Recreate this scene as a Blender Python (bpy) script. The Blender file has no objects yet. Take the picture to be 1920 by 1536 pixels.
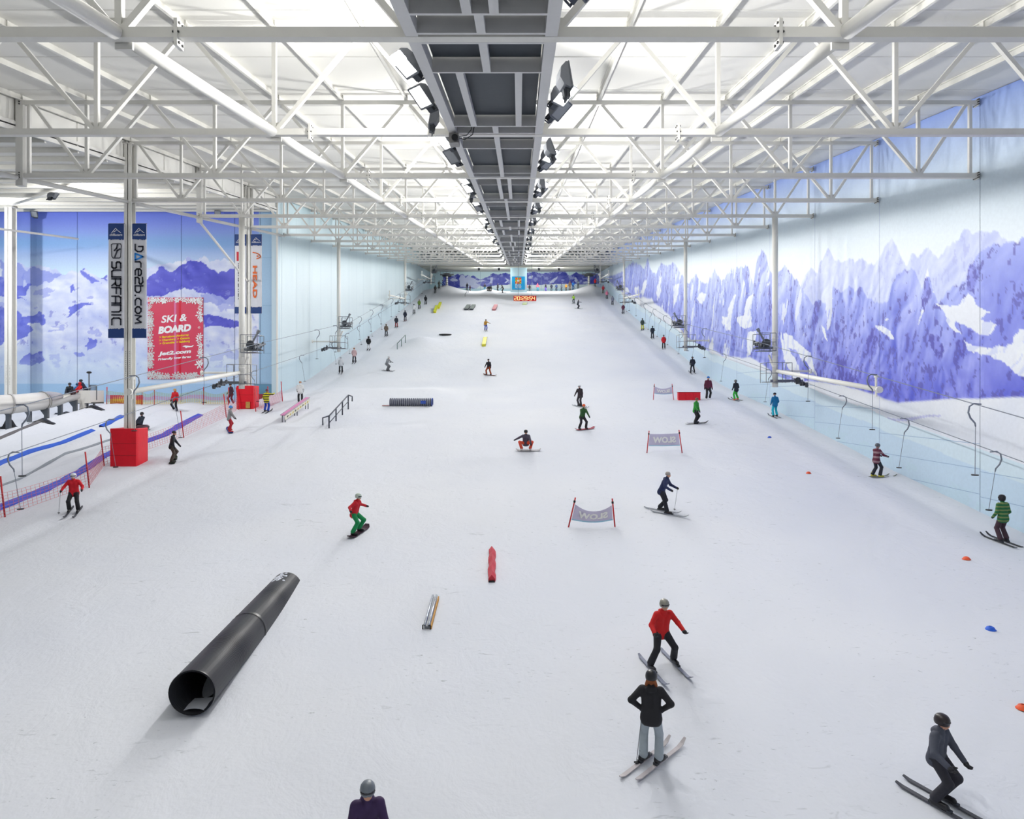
import bpy, bmesh, math, random
import numpy as np
from mathutils import Vector, Matrix

random.seed(7)
R = math.radians
scene = bpy.context.scene
COL = scene.collection

# ------------------------------------------------------------------ camera
FPX, CX, CY = 1280.0, 973.0, 737.0      # focal length and level-view point in the 1920x1536 frame
ZC = 8.5                                # camera height above the foot of the slope
cam_d = bpy.data.cameras.new('camera')
cam_d.sensor_width = 36.0
cam_d.lens = 36.0 * FPX / 1920.0
cam_d.shift_x = -(CX - 960.0) / 1920.0
cam_d.shift_y = -(768.0 - CY) / 1920.0
cam_d.clip_end = 600
cam = bpy.data.objects.new('camera', cam_d)
COL.objects.link(cam)
cam.location = (0, 0, ZC)
cam.rotation_euler = (R(90), 0, 0)
scene.camera = cam

# ------------------------------------------------------------------ world / exposure
world = bpy.data.worlds.new('world')
scene.world = world
world.use_nodes = True
world.node_tree.nodes['Background'].inputs[0].default_value = (0.9, 0.95, 1, 1)
world.node_tree.nodes['Background'].inputs[1].default_value = 0.3
vs = scene.view_settings
vs.view_transform = 'Standard'
vs.look = 'None'
vs.exposure = 0.0
vs.gamma = 1.0
vs.use_curve_mapping = False
LAMP_W = 900.0                         # watts of each pair of floodlights
scene.cycles.max_bounces = 3
scene.cycles.diffuse_bounces = 2
scene.cycles.glossy_bounces = 2
scene.cycles.transparent_max_bounces = 4
scene.cycles.use_adaptive_sampling = True
scene.cycles.adaptive_threshold = .1
scene.cycles.caustics_reflective = False
scene.cycles.caustics_refractive = False
scene.cycles.use_denoising = True
scene.cycles.debug_use_spatial_splits = True

# ------------------------------------------------------------------ place constants
XR, XL = 20.2, -22.0                    # main hall walls
Y_FAR, Y_NEAR = 168.0, -7.0
Y_ANX, X_ANX = 62.0, -52.0              # side hall: rear wall and far side
SL = 0.154                              # roof slope
Y1, DT, NT = 13.2, 8.35, 19             # first truss, spacing, count
TD = 3.2                                # truss depth

def chord(y):                            # underside line of the trusses
    return ZC + 4.8 + SL * y

def roof(y):
    return chord(y) + TD + 0.42

_py = np.array([-10, 4, 10, 13.3, 16.5, 20, 27.2, 31.3, 36.9, 45.4, 55, 66.5, 72, 77, 88, 104, 120, 140, 152, 157.5, 160, 175], float)
_pz = np.array([-8.3, -8.15, -7.72, -7.25, -6.8, -6.42, -5.65, -5.0, -4.18, -2.73, -1.15, .55, 1.55, 2.75, 5.5, 9.4, 13.4, 18.7, 22.0, 23.55, 23.8, 23.85], float)

def _smooth_profile():
    yy = np.arange(-10, 175.01, .25)
    zz = np.interp(yy, _py, _pz)
    k = np.hanning(17); k /= k.sum()
    zp = np.pad(zz, 8, mode='reflect', reflect_type='odd')
    return yy, np.convolve(zp, k, 'valid')
_yy, _zz = _smooth_profile()

def _gauss(x, y, cx, cy, sx, sy):
    return np.exp(-((x - cx) / sx) ** 2 - ((y - cy) / sy) ** 2)

def ground_a(x, y):
    x = np.asarray(x, float); y = np.asarray(y, float)
    z = np.interp(y, _yy, _zz)
    flat = np.interp(np.minimum(y, 56.0), _yy, _zz) + .03 * np.maximum(y - 56, 0)
    s = np.clip((-22.3 - x) / 1.2, 0, 1); s = s * s * (3 - 2 * s)
    z = z * (1 - s) + flat * s
    # lanes of the side hall: raised banks between them, a low gully past the last one
    bank = .45 * np.exp(-((x + 27.0) / .8) ** 2) + .4 * np.exp(-((x + 33.6 - .05 * (y - 45)) / .9) ** 2)
    z = z + bank * np.clip((58 - y) / 5, 0, 1)
    z = z - .55 * np.clip((-34.4 - x) / 1.5, 0, 1) * np.clip((60 - y) / 3, 0, 1)
    # jump lip under the corrugated pipe and the box rail, unloading humps at the top of the lifts
    lip = np.clip((y - 54.0) / 7.0, 0, 1) * np.clip((66.5 - y) / 5.0, 0, 1)
    z = z + .55 * lip * np.clip((x + 20) / 3, 0, 1) * np.clip((-4.5 - x) / 3, 0, 1)
    z = z + 1.5 * _gauss(x, y, -17.2, 161, 3.6, 6) + 1.5 * _gauss(x, y, 17.0, 161, 3.6, 6)
    z = z + .9 * _gauss(x, y, -13.2, 93, 2.2, 3.2) + .7 * _gauss(x, y, -6.9, 155, 1.8, 3)
    # ridge where the lift track is worn and banked snow meets the walls
    z = z + .12 * np.exp(-((x - 16.9) / .8) ** 2) * np.clip((y - 20) / 10, 0, 1)
    z = z - .10 * np.exp(-((x - 18.7) / .5) ** 2) - .10 * np.exp(-((x + 19.4) / .5) ** 2)
    return z + ZC

def ground(x, y):
    return float(ground_a(x, y))

def gp(px, py, dz=0.0, lo=8.0, hi=166.0):
    """point of the snow (raised by dz) that pixel (px, py) looks at"""
    ys = np.arange(lo, hi, .1)
    xs = (px - CX) / FPX * ys
    d = ground_a(xs, ys) + dz - (ZC + (CY - py) / FPX * ys)
    i = np.nonzero(d >= 0)[0]
    k = int(i[0]) if len(i) else int(np.argmax(d))
    if k > 0 and len(i):
        t = -d[k - 1] / (d[k] - d[k - 1])
        y = ys[k - 1] + .1 * t
    else:
        y = ys[k]
    x = (px - CX) / FPX * y
    return Vector((x, y, ground(x, y) + dz))

def at(px, py, y):                        # point of the upright plane at depth y
    return Vector(((px - CX) / FPX * y, y, ZC + (CY - py) / FPX * y))

def grad(x, y):
    e = .3
    return ((ground(x + e, y) - ground(x - e, y)) / (2 * e), (ground(x, y + e) - ground(x, y - e)) / (2 * e))

# ------------------------------------------------------------------ materials
def lin(c):
    out = []
    for v in c[:3]:
        v = v / 255.0
        out.append(v / 12.92 if v <= .04045 else ((v + .055) / 1.055) ** 2.4)
    return tuple(out) + (1.0,)

MATS = {}
def mat(name, rgb=(200, 200, 200), rough=.5, metal=0.0, noise=0.0, nscale=6.0, bump=0.0, emit=0.0, alpha=1.0, trans=0.0):
    if name in MATS:
        return MATS[name]
    m = bpy.data.materials.new(name)
    m.use_nodes = True
    nt = m.node_tree
    b = nt.nodes['Principled BSDF']
    b.inputs['Base Color'].default_value = lin(rgb)
    b.inputs['Roughness'].default_value = rough
    b.inputs['Metallic'].default_value = metal
    if alpha < 1:
        b.inputs['Alpha'].default_value = alpha
    if trans:
        b.inputs['Transmission Weight'].default_value = trans
    if emit:
        b.inputs['Emission Color'].default_value = lin(rgb)
        b.inputs['Emission Strength'].default_value = emit
    if noise or bump:
        tc = nt.nodes.new('ShaderNodeTexCoord')
        n = nt.nodes.new('ShaderNodeTexNoise')
        n.inputs['Scale'].default_value = nscale
        n.inputs['Detail'].default_value = 1 if noise <= .06 and not bump else 3
        nt.links.new(tc.outputs['Object'], n.inputs['Vector'])
        if noise:
            mx = nt.nodes.new('ShaderNodeMix'); mx.data_type = 'RGBA'
            c = lin(rgb)
            mx.inputs[6].default_value = tuple(v * (1 - noise) for v in c[:3]) + (1,)
            mx.inputs[7].default_value = tuple(min(1, v * (1 + noise)) for v in c[:3]) + (1,)
            nt.links.new(n.outputs['Fac'], mx.inputs[0])
            nt.links.new(mx.outputs[2], b.inputs['Base Color'])
        if bump:
            bp = nt.nodes.new('ShaderNodeBump')
            bp.inputs['Strength'].default_value = bump
            bp.inputs['Distance'].default_value = .02
            nt.links.new(n.outputs['Fac'], bp.inputs['Height'])
            nt.links.new(bp.outputs[0], b.inputs['Normal'])
    if emit:
        m.cycles.emission_sampling = 'NONE'      # the lamps inside carry the light
    MATS[name] = m
    return m

M_STEEL = mat('white_steel', (232, 231, 226), .45, noise=.03, nscale=3)
M_ROOF = mat('roof_sheet', (240, 239, 233), .6, noise=.02, nscale=.6)
M_PURLIN = mat('purlin_paint', (236, 235, 228), .55, noise=.03)
M_GANTRY = mat('gantry_paint', (214, 214, 214), .5, noise=.03)
M_DARKP = mat('slate_panel', (52, 60, 68), .6, noise=.12, nscale=4, bump=.1)
M_DIMGLASS = mat('dim_glass', (150, 154, 160), .15)
M_BOLT = mat('bolt_grey', (95, 95, 95), .5, .6)
M_GREY = mat('galvanised', (128, 132, 138), .45, .6, noise=.1)
M_DGREY = mat('dark_metal', (70, 74, 80), .5, .5, noise=.1)
M_HOUSING = mat('lamp_housing', (112, 116, 124), .5, .3, noise=.05)
M_LENS = mat('lamp_glass', (255, 253, 246), .3, emit=5.0)
M_OFFWHITE = mat('cream_paint', (248, 247, 241), .45, noise=.03)
M_PAD = mat('red_padding', (238, 16, 42), .4, noise=.12, nscale=2.5, bump=.5)
M_CABLE = mat('steel_cable', (128, 136, 150), .5, .3)
M_BLACK = mat('black_plastic', (22, 23, 26), .4, noise=.1)
M_POLE = mat('red_pole', (206, 40, 48), .45, noise=.05)
M_BLUE = mat('blue_edge', (28, 92, 214), .5, noise=.12, nscale=2)

# ------------------------------------------------------------------ mesh helpers
class MB:
    def __init__(self):
        self.v = []; self.f = []; self.m = []
    def add(self, vs_, fs_, mi=0):
        o = len(self.v)
        self.v.extend([tuple(p) for p in vs_])
        self.f.extend([tuple(i + o for i in q) for q in fs_])
        self.m.extend([mi] * len(fs_))
        return self
    def box(self, x0, x1, y0, y1, z0, z1, mi=0):
        v = [(x0, y0, z0), (x1, y0, z0), (x1, y1, z0), (x0, y1, z0), (x0, y0, z1), (x1, y0, z1), (x1, y1, z1), (x0, y1, z1)]
        return self.add(v, [(0, 3, 2, 1), (4, 5, 6, 7), (0, 1, 5, 4), (1, 2, 6, 5), (2, 3, 7, 6), (3, 0, 4, 7)], mi)
    def bar(self, a, b, w, h=None, up=(0, 0, 1), mi=0):
        """rectangular bar from a to b; w across, h along up"""
        a = Vector(a); b = Vector(b); h = h or w
        d = (b - a).normalized(); up = Vector(up)
        s = d.cross(up)
        if s.length < 1e-5:
            s = d.cross(Vector((0, 1, 0)))
        s.normalize(); u = s.cross(d).normalized()
        v = []
        for p in (a, b):
            for i, j in ((-1, -1), (1, -1), (1, 1), (-1, 1)):
                v.append(p + s * (i * w / 2) + u * (j * h / 2))
        return self.add(v, [(0, 1, 2, 3), (7, 6, 5, 4), (0, 4, 5, 1), (1, 5, 6, 2), (2, 6, 7, 3), (3, 7, 4, 0)], mi)
    def tube(self, pts, r, n=8, mi=0, cap=True):
        pts = [Vector(p) for p in pts]
        rs = r if isinstance(r, (list, tuple)) else [r] * len(pts)
        rings = []
        pu = None
        for i, p in enumerate(pts):
            d = (pts[min(i + 1, len(pts) - 1)] - pts[max(i - 1, 0)]).normalized()
            if pu is None:
                pu = Vector((0, 0, 1)) if abs(d.z) < .9 else Vector((0, 1, 0))
            s = d.cross(pu).normalized(); u = s.cross(d).normalized(); pu = u
            rings.append([p + (s * math.cos(2 * math.pi * k / n) + u * math.sin(2 * math.pi * k / n)) * rs[i] for k in range(n)])
        v = [q for ring in rings for q in ring]
        f = []
        for i in range(len(pts) - 1):
            for k in range(n):
                k2 = (k + 1) % n
                f.append((i * n + k, i * n + k2, (i + 1) * n + k2, (i + 1) * n + k))
        if cap:
            f.append(tuple(range(n - 1, -1, -1)))
            f.append(tuple((len(pts) - 1) * n + k for k in range(n)))
        return self.add(v, f, mi)
    def disc(self, c, axis, r, t, n=16, mi=0):
        c = Vector(c); a = Vector(axis).normalized()
        return self.tube([c - a * t / 2, c + a * t / 2], r, n, mi)
    def prism(self, poly, y0, y1, mi=0):
        """polygon in xz, extruded along y"""
        n = len(poly)
        v = [(p[0], y0, p[1]) for p in poly] + [(p[0], y1, p[1]) for p in poly]
        f = [tuple(range(n)), tuple(range(2 * n - 1, n - 1, -1))]
        for k in range(n):
            k2 = (k + 1) % n
            f.append((k, k + n, k2 + n, k2))
        return self.add(v, f, mi)
    def lathe(self, prof, n=16, mi=0, ex=1.0, ey=1.0):
        v = []; f = []
        for r, z in prof:
            for k in range(n):
                a = 2 * math.pi * k / n
                v.append((r * math.cos(a) * ex, r * math.sin(a) * ey, z))
        for i in range(len(prof) - 1):
            for k in range(n):
                k2 = (k + 1) % n
                f.append((i * n + k, i * n + k2, (i + 1) * n + k2, (i + 1) * n + k))
        return self.add(v, f, mi)
    def mesh(self, name, mats, smooth=False):
        me = bpy.data.meshes.new(name)
        me.from_pydata(self.v, [], self.f)
        for m_ in (mats if isinstance(mats, (list, tuple)) else [mats]):
            me.materials.append(m_)
        if any(self.m):
            me.polygons.foreach_set('material_index', self.m)
        if smooth:
            me.polygons.foreach_set('use_smooth', [True] * len(me.polygons))
        me.update()
        return me
    def obj(self, name, mats, parent=None, smooth=False, loc=None):
        return link(name, self.mesh(name, mats, smooth), parent, loc)

def link(name, data, parent=None, loc=None, mw=None):
    o = bpy.data.objects.new(name, data)
    COL.objects.link(o)
    if parent is not None:
        o.parent = parent
    if loc is not None:
        o.location = loc
    return o

def empty(name, loc=(0, 0, 0), rz=0.0):
    o = bpy.data.objects.new(name, None)
    o.empty_display_size = .2
    COL.objects.link(o)
    o.location = loc
    o.rotation_euler = (0, 0, rz)
    return o

def tag(o, label=None, cat=None, group=None, kind=None):
    if label: o['label'] = label
    if cat: o['category'] = cat
    if group: o['group'] = group
    if kind: o['kind'] = kind
    return o

def copy_tree(o, parent=None):
    c = o.copy(); COL.objects.link(c); c.parent = parent
    for ch in o.children:
        copy_tree(ch, c)
    return c

# smooth value noise ------------------------------------------------
_rng = np.random.default_rng(11)
_tab = _rng.random((256, 256))
def vnoise(x, y):
    xi = np.floor(x).astype(int); yi = np.floor(y).astype(int)
    fx = x - xi; fy = y - yi
    fx = fx * fx * (3 - 2 * fx); fy = fy * fy * (3 - 2 * fy)
    a = _tab[xi % 256, yi % 256]; b = _tab[(xi + 1) % 256, yi % 256]
    c = _tab[xi % 256, (yi + 1) % 256]; d = _tab[(xi + 1) % 256, (yi + 1) % 256]
    return (a * (1 - fx) + b * fx) * (1 - fy) + (c * (1 - fx) + d * fx) * fy
def fbm(x, y, o=4):
    s = 0; a = .5; t = 0
    for k in range(o):
        s = s + a * vnoise(x * 2 ** k + 17.3 * k, y * 2 ** k + 5.1 * k); t += a; a *= .55
    return s / t
# ================================================================== THE SETTING
# ---- snow floor
def snow_material():
    m = bpy.data.materials.new('packed_snow'); m.use_nodes = True
    nt = m.node_tree; b = nt.nodes['Principled BSDF']; L = nt.links.new
    b.inputs['Roughness'].default_value = .75
    b.inputs['Specular IOR Level'].default_value = .25
    geo = nt.nodes.new('ShaderNodeNewGeometry')
    def noise(scale, detail, sx=1, sy=1, rot=0.0, dist=0.0, rough=.6):
        mp = nt.nodes.new('ShaderNodeMapping')
        mp.inputs['Rotation'].default_value = (0, 0, R(rot))
        mp.inputs['Scale'].default_value = (sx, sy, 1)
        n = nt.nodes.new('ShaderNodeTexNoise')
        n.inputs['Scale'].default_value = scale; n.inputs['Detail'].default_value = detail
        n.inputs['Roughness'].default_value = rough; n.inputs['Distortion'].default_value = dist
        L(geo.outputs['Position'], mp.inputs[0]); L(mp.outputs[0], n.inputs['Vector'])
        return n.outputs['Fac']
    def ramp(src, a, b_):
        r = nt.nodes.new('ShaderNodeMapRange')
        r.inputs[1].default_value = a; r.inputs[2].default_value = b_
        L(src, r.inputs[0]); return r.outputs[0]
    def math_(op, a, b_):
        n = nt.nodes.new('ShaderNodeMath'); n.operation = op
        for i, s in enumerate((a, b_)):
            if isinstance(s, (int, float)): n.inputs[i].default_value = s
            else: L(s, n.inputs[i])
        return n.outputs[0]
    wa = nt.nodes.new('ShaderNodeAttribute'); wa.attribute_name = 'wear'
    sep = nt.nodes.new('ShaderNodeSeparateColor'); L(wa.outputs['Color'], sep.inputs[0])
    big, worn, pick = sep.outputs[0], sep.outputs[1], sep.outputs[2]
    # thin scraped lines left by edges, in two directions, only where the snow is worn
    lines = math_('ADD', math_('MULTIPLY', ramp(noise(2.6, 3, .5, 1.7, 35, 1.6), .66, .74), pick), math_('MULTIPLY', ramp(noise(2.4, 3, .5, 1.7, 150, 1.6), .66, .74), math_('SUBTRACT', 1.0, pick)))
    specks = math_('MULTIPLY', ramp(noise(8.0, 3, .5, 1.6, 70, .6, .7), .66, .73), worn)
    marks = math_('MULTIPLY', lines, math_('MULTIPLY', worn, .7))
    dirt = math_('MAXIMUM', specks, marks)
    c1 = nt.nodes.new('ShaderNodeMix'); c1.data_type = 'RGBA'
    c1.inputs[6].default_value = lin((226, 231, 243)); c1.inputs[7].default_value = lin((238, 241, 248))
    L(big, c1.inputs[0])
    c2 = nt.nodes.new('ShaderNodeMix'); c2.data_type = 'RGBA'
    c2.inputs[7].default_value = lin((178, 184, 192))
    L(math_('MULTIPLY', dirt, .95), c2.inputs[0]); L(c1.outputs[2], c2.inputs[6])
    L(c2.outputs[2], b.inputs['Base Color'])
    h = math_('ADD', math_('MULTIPLY', noise(1.1, 4, 1, .7, 30, .8), .6), math_('MULTIPLY', noise(7, 2), .14))
    bp = nt.nodes.new('ShaderNodeBump'); bp.inputs['Strength'].default_value = .7; bp.inputs['Distance'].default_value = .09
    L(h, bp.inputs['Height']); L(bp.outputs[0], b.inputs['Normal'])
    return m
M_SNOW = snow_material(); MATS['packed_snow'] = M_SNOW

def grid_mesh(name, xs, ys, zf, m):
    X, Y = np.meshgrid(xs, ys, indexing='ij')
    Z = zf(X, Y)
    nx, ny = X.shape
    v = np.stack([X, Y, Z], -1).reshape(-1, 3)
    i = np.arange(nx * ny).reshape(nx, ny)
    q = np.stack([i[:-1, :-1], i[1:, :-1], i[1:, 1:], i[:-1, 1:]], -1).reshape(-1, 4)
    return np_mesh(name, v, q, m)

def np_mesh(name, v, q, m, smooth=True):
    me = bpy.data.meshes.new(name)
    me.vertices.add(len(v)); me.vertices.foreach_set('co', np.ascontiguousarray(v, np.float32).ravel())
    me.loops.add(q.size); me.loops.foreach_set('vertex_index', np.ascontiguousarray(q, np.int32).ravel())
    me.polygons.add(len(q)); me.polygons.foreach_set('loop_start', np.arange(0, q.size, q.shape[1], dtype=np.int32))
    me.update(calc_edges=True)
    me.polygons.foreach_set('use_smooth', np.full(len(q), smooth))
    for mm in (m if isinstance(m, (list, tuple)) else [m]):
        me.materials.append(mm)
    return me

def floor_z(X, Y):
    z = ground_a(X, Y)
    return z + .05 * (fbm(X * .5, Y * .4, 3) - .5) + .03 * (fbm(X * 1.7 + 9, Y * 1.1, 2) - .5)
xs = np.concatenate([np.arange(X_ANX, -24, .5), np.arange(-24, XR + .31, .28)])
ys = np.concatenate([np.arange(Y_NEAR - .5, 70, .28), np.arange(70, Y_FAR + .6, .55)])
floor = link('floor', grid_mesh('floor', xs, ys, floor_z, M_SNOW))
_X, _Y = np.meshgrid(xs, ys, indexing='ij')
_w = np.clip((fbm(_X * .35, _Y * .3, 4) - .38) / .2, 0, 1)
_w = np.maximum(_w, .9 * np.exp(-((_X - 17.3) / 1.3) ** 2) * (_Y > 20))      # churned strip beside the tow track
_wear = np.stack([fbm(_X * .16, _Y * .16, 3), _w, np.clip(fbm(_X * .2 + 50, _Y * .2, 2) * 3 - 1, 0, 1), np.ones_like(_X)], -1)
_at = floor.data.attributes.new('wear', 'FLOAT_COLOR', 'POINT'); _at.data.foreach_set('color', _wear.astype(np.float32).ravel())
tag(floor, 'packed white snow covering the whole indoor slope', 'floor', kind='structure')

# ---- roof sheets with purlins
def sloped_box(mb, x0, x1, y0, y1, zf0, h, mi=0):
    """box following the roof slope; zf0(y) is its underside"""
    v = []
    for y in (y0, y1):
        z = zf0(y)
        v += [(x0, y, z), (x1, y, z), (x1, y, z + h), (x0, y, z + h)]
    mb.add(v, [(0, 1, 2, 3), (7, 6, 5, 4), (0, 4, 5, 1), (1, 5, 6, 2), (2, 6, 7, 3), (3, 7, 4, 0)], mi)
    return mb
ceiling = sloped_box(MB(), XL - .3, XR + .3, Y_NEAR, Y_FAR + .5, roof, .2).obj('ceiling', M_ROOF)
tag(ceiling, 'white sheeted roof sloping up along the main hall', 'ceiling', kind='structure')
PURL = [-7.72 + 2.8 * k for k in range(-5, 10)]
ya, yb = Y_NEAR + .1, Y_FAR
def purlin_mesh():
    mb = MB(); n = 21; st = (yb - ya) / n
    for (x0, x1, z0, z1) in ((-.035, .0, .0, .24), (0.0, .07, 0.0, .03), (-.1, -.035, .2, .24)):
        for k in range(n):
            sloped_box(mb, x0, x1, ya + st * k, ya + st * (k + 1), lambda y, z0=z0: roof(y) - .24 + z0, z1 - z0)
    return mb.mesh('purlin', M_PURLIN)
clip_m = MB().box(-.09, .05, -.1, .1, -.02, .22).mesh('purlin_cleat', M_PURLIN)
bolt_m = MB()
for sx in (-1, 1):
    for k in range(3):
        bolt_m.disc((sx * .06 - .02, -.11, .03 + .07 * k), (0, 1, 0), .018, .02, 6)
bolt_m = bolt_m.mesh('bolts', M_BOLT)
for x in PURL:
    o = link('purlin', purlin_mesh(), ceiling, (x, 0, 0))
    for n in range(0, 9):
        y = Y1 + DT * n
        c = link('cleat', clip_m, o, (0, y, roof(y) - .24))
# transverse sheet laps of the roof
lap = MB().box(XL, XR, -.03, .03, -.015, 0).mesh('sheet_lap', M_ROOF)
for n in range(0, 40):
    y = 4 + n * 4.175
    link('sheet_lap', lap, ceiling, (0, y, roof(y)))

# ---- side hall roof (lower) with ribs
def roof2(y): return roof(y) - 1.35
ceil2 = sloped_box(MB(), X_ANX, XL - .05, Y_NEAR, Y_ANX + .4, roof2, .2).obj('ceiling_annex', M_ROOF)
tag(ceil2, 'lower white sheeted roof over the side hall', 'ceiling', kind='structure')
ribm = MB().box(X_ANX, XL - .2, -.06, .06, -.28, 0).mesh('rib', M_PURLIN)
for n in range(18):
    y = 20 + 2.4 * n
    link('rib', ribm, ceil2, (0, y, roof2(y)))

# ---- printed murals: the colours are carried by the wall panels' own vertices
def print_material(name, fine=.022, scale=7):
    m = bpy.data.materials.new(name); m.use_nodes = True
    nt = m.node_tree; b = nt.nodes['Principled BSDF']
    b.inputs['Roughness'].default_value = .42
    b.inputs['Specular IOR Level'].default_value = .3
    a = nt.nodes.new('ShaderNodeAttribute'); a.attribute_name = 'print'
    geo = nt.nodes.new('ShaderNodeNewGeometry')
    n = nt.nodes.new('ShaderNodeTexNoise'); n.inputs['Scale'].default_value = scale; n.inputs['Detail'].default_value = 2
    nt.links.new(geo.outputs['Position'], n.inputs['Vector'])
    mr = nt.nodes.new('ShaderNodeMapRange')
    mr.inputs[1].default_value = .3; mr.inputs[2].default_value = .7
    mr.inputs[3].default_value = 1 - fine; mr.inputs[4].default_value = 1 + fine
    nt.links.new(n.outputs['Fac'], mr.inputs[0])
    mx = nt.nodes.new('ShaderNodeVectorMath'); mx.operation = 'SCALE'
    nt.links.new(a.outputs['Color'], mx.inputs[0]); nt.links.new(mr.outputs[0], mx.inputs['Scale'])
    nt.links.new(mx.outputs[0], b.inputs['Base Color'])
    return m
M_PRINT = print_material('printed_mural'); MATS['print'] = M_PRINT

def lin_a(c):
    c = np.clip(c / 255.0, 0, 1)
    return np.where(c <= .04045, c / 12.92, ((c + .055) / 1.055) ** 2.4)

def mural(name, parent, wall, const, u0, u1, zlo, zhi, du, dz, colfn):
    """flat printed panel on a wall: wall 'x' stands at x=const and runs along y; wall 'y' at y=const along x"""
    nu = max(2, int((u1 - u0) / du) + 1)
    hmax = max(zhi(u0) - zlo(u0), zhi(u1) - zlo(u1))
    nv = max(2, int(hmax / dz) + 1)
    u = np.linspace(u0, u1, nu)[:, None] * np.ones((1, nv))
    t = np.ones((nu, 1)) * np.linspace(0, 1, nv)[None, :]
    lo = np.array([zlo(a) for a in u[:, 0]])[:, None]; hi = np.array([zhi(a) for a in u[:, 0]])[:, None]
    z = lo + (hi - lo) * t
    if wall == 'x':
        X = np.full_like(u, const); Y = u
    else:
        X = u; Y = np.full_like(u, const)
    px = CX + FPX * X / Y; py = CY - FPX * (z - ZC) / Y
    c = lin_a(colfn(px, py, u, z))
    v = np.stack([X, Y, z], -1).reshape(-1, 3)
    i = np.arange(nu * nv).reshape(nu, nv)
    q = np.stack([i[:-1, :-1], i[1:, :-1], i[1:, 1:], i[:-1, 1:]], -1).reshape(-1, 4)
    me = np_mesh(name, v, q, M_PRINT, False)
    at_ = me.attributes.new('print', 'FLOAT_COLOR', 'POINT')
    col = np.concatenate([c.reshape(-1, 3), np.ones((nu * nv, 1))], 1).astype(np.float32)
    at_.data.foreach_set('color', col.ravel())
    return link(name, me, parent)

def inside(px, py, poly):
    r = np.zeros(px.shape, bool)
    n = len(poly)
    for k in range(n):
        x0, y0 = poly[k]; x1, y1 = poly[(k + 1) % n]
        if y0 == y1: continue
        c = ((y0 > py) != (y1 > py)) & (px < (x1 - x0) * (py - y0) / (y1 - y0) + x0)
        r ^= c
    return r

def C3(*rgb): return np.array(rgb, float)
def paint(c, mask, rgb, k=1.0):
    w = (mask.astype(float) * k)[..., None]
    return c * (1 - w) + C3(*rgb) * w

def ridged(x, y, o=4):
    s = 0; a = .5; t = 0
    for k in range(o):
        s = s + a * (1 - np.abs(2 * vnoise(x * 2 ** k + 31.7 * k, y * 2 ** k + 9.3 * k) - 1)); t += a; a *= .55
    return s / t
def relief(u, z, sx, sz, o=4, e=.22, wob=1.2):
    """light and shade of printed rock faces, -1..1, lit from one side"""
    wx = (fbm(u * .25 + 60, z * .25, 3) - .5) * wob * 3
    f_ = lambda a, b_: ridged((a + wx + .35 * b_) * sx, (b_ - .2 * a) * sz, o)
    return np.clip((f_(u + e, z + e * .4) - f_(u - e, z - e * .4)) * 5.5, -1, 1)
def zoomed(pts, ox, oy, s):
    return [(ox + x / s, oy + y / s) for x, y in pts]
Z8 = lambda p: zoomed(p, 1340, 360, 3.31)
Z7 = lambda p: zoomed(p, 920, 400, 4.043)
Z4 = lambda p: zoomed(p, 0, 360, 3.4286)
Z3 = lambda p: zoomed(p, 800, 490, 9.6)
Z9 = lambda p: zoomed(p, 980, 500, 8.727)

def line(pts):
    pts = sorted(pts)
    xs_ = np.array([p[0] for p in pts]); ys_ = np.array([p[1] for p in pts])
    return lambda x: np.interp(x, xs_, ys_)

R_FAR = line([(1490, 545)] + Z8([(530, 590), (560, 510), (600, 465), (640, 500), (655, 440), (705, 355), (735, 410), (770, 430), (830, 430), (935, 415), (985, 455), (1010, 430), (1060, 330), (1090, 295), (1120, 340), (1185, 455), (1230, 390), (1255, 415), (1325, 360), (1385, 415), (1440, 360), (1490, 315), (1550, 225), (1600, 245), (1680, 250), (1760, 255), (1820, 315), (1900, 300)]) + [(2400, 330)])
R_MID = line(Z7([(780, 500), (900, 480), (960, 460), (1000, 440), (1040, 400), (1080, 370), (1130, 390), (1165, 430), (1190, 340), (1215, 440), (1255, 460), (1290, 380), (1340, 400), (1385, 370), (1430, 440), (1470, 500), (1500, 540), (1550, 460), (1600, 530), (1650, 520)]) +
             Z8([(0, 480), (40, 560), (100, 480), (130, 470), (180, 465), (205, 460), (240, 580), (258, 440), (290, 350), (320, 400), (345, 490), (365, 520), (400, 490), (435, 450), (480, 510), (520, 560), (545, 600), (575, 640), (610, 700), (625, 665), (690, 690), (740, 580), (775, 620), (835, 600), (870, 610), (905, 590), (950, 640), (1000, 690), (1075, 680), (1090, 620), (1130, 530), (1190, 470), (1240, 500), (1265, 550), (1290, 620), (1320, 490), (1350, 600), (1385, 690), (1430, 650), (1500, 575), (1560, 545), (1580, 450), (1620, 400), (1700, 340), (1760, 330), (1820, 320), (1900, 285)]) + [(2400, 300)])
R_BOT = line(Z7([(700, 480), (830, 500), (900, 540), (1000, 600), (1100, 640), (1160, 630), (1220, 650), (1290, 715), (1360, 780), (1420, 850), (1480, 940), (1520, 1040), (1600, 1040), (1680, 1035)]) +
             Z8([(0, 990), (50, 1020), (130, 1025), (250, 1035), (330, 1095), (400, 1160), (560, 1180), (650, 1175), (800, 1200), (1000, 1260), (1140, 1315), (1250, 1305), (1380, 1295), (1500, 1285), (1700, 1275), (1920, 1275)]) + [(2400, 748)])
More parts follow.
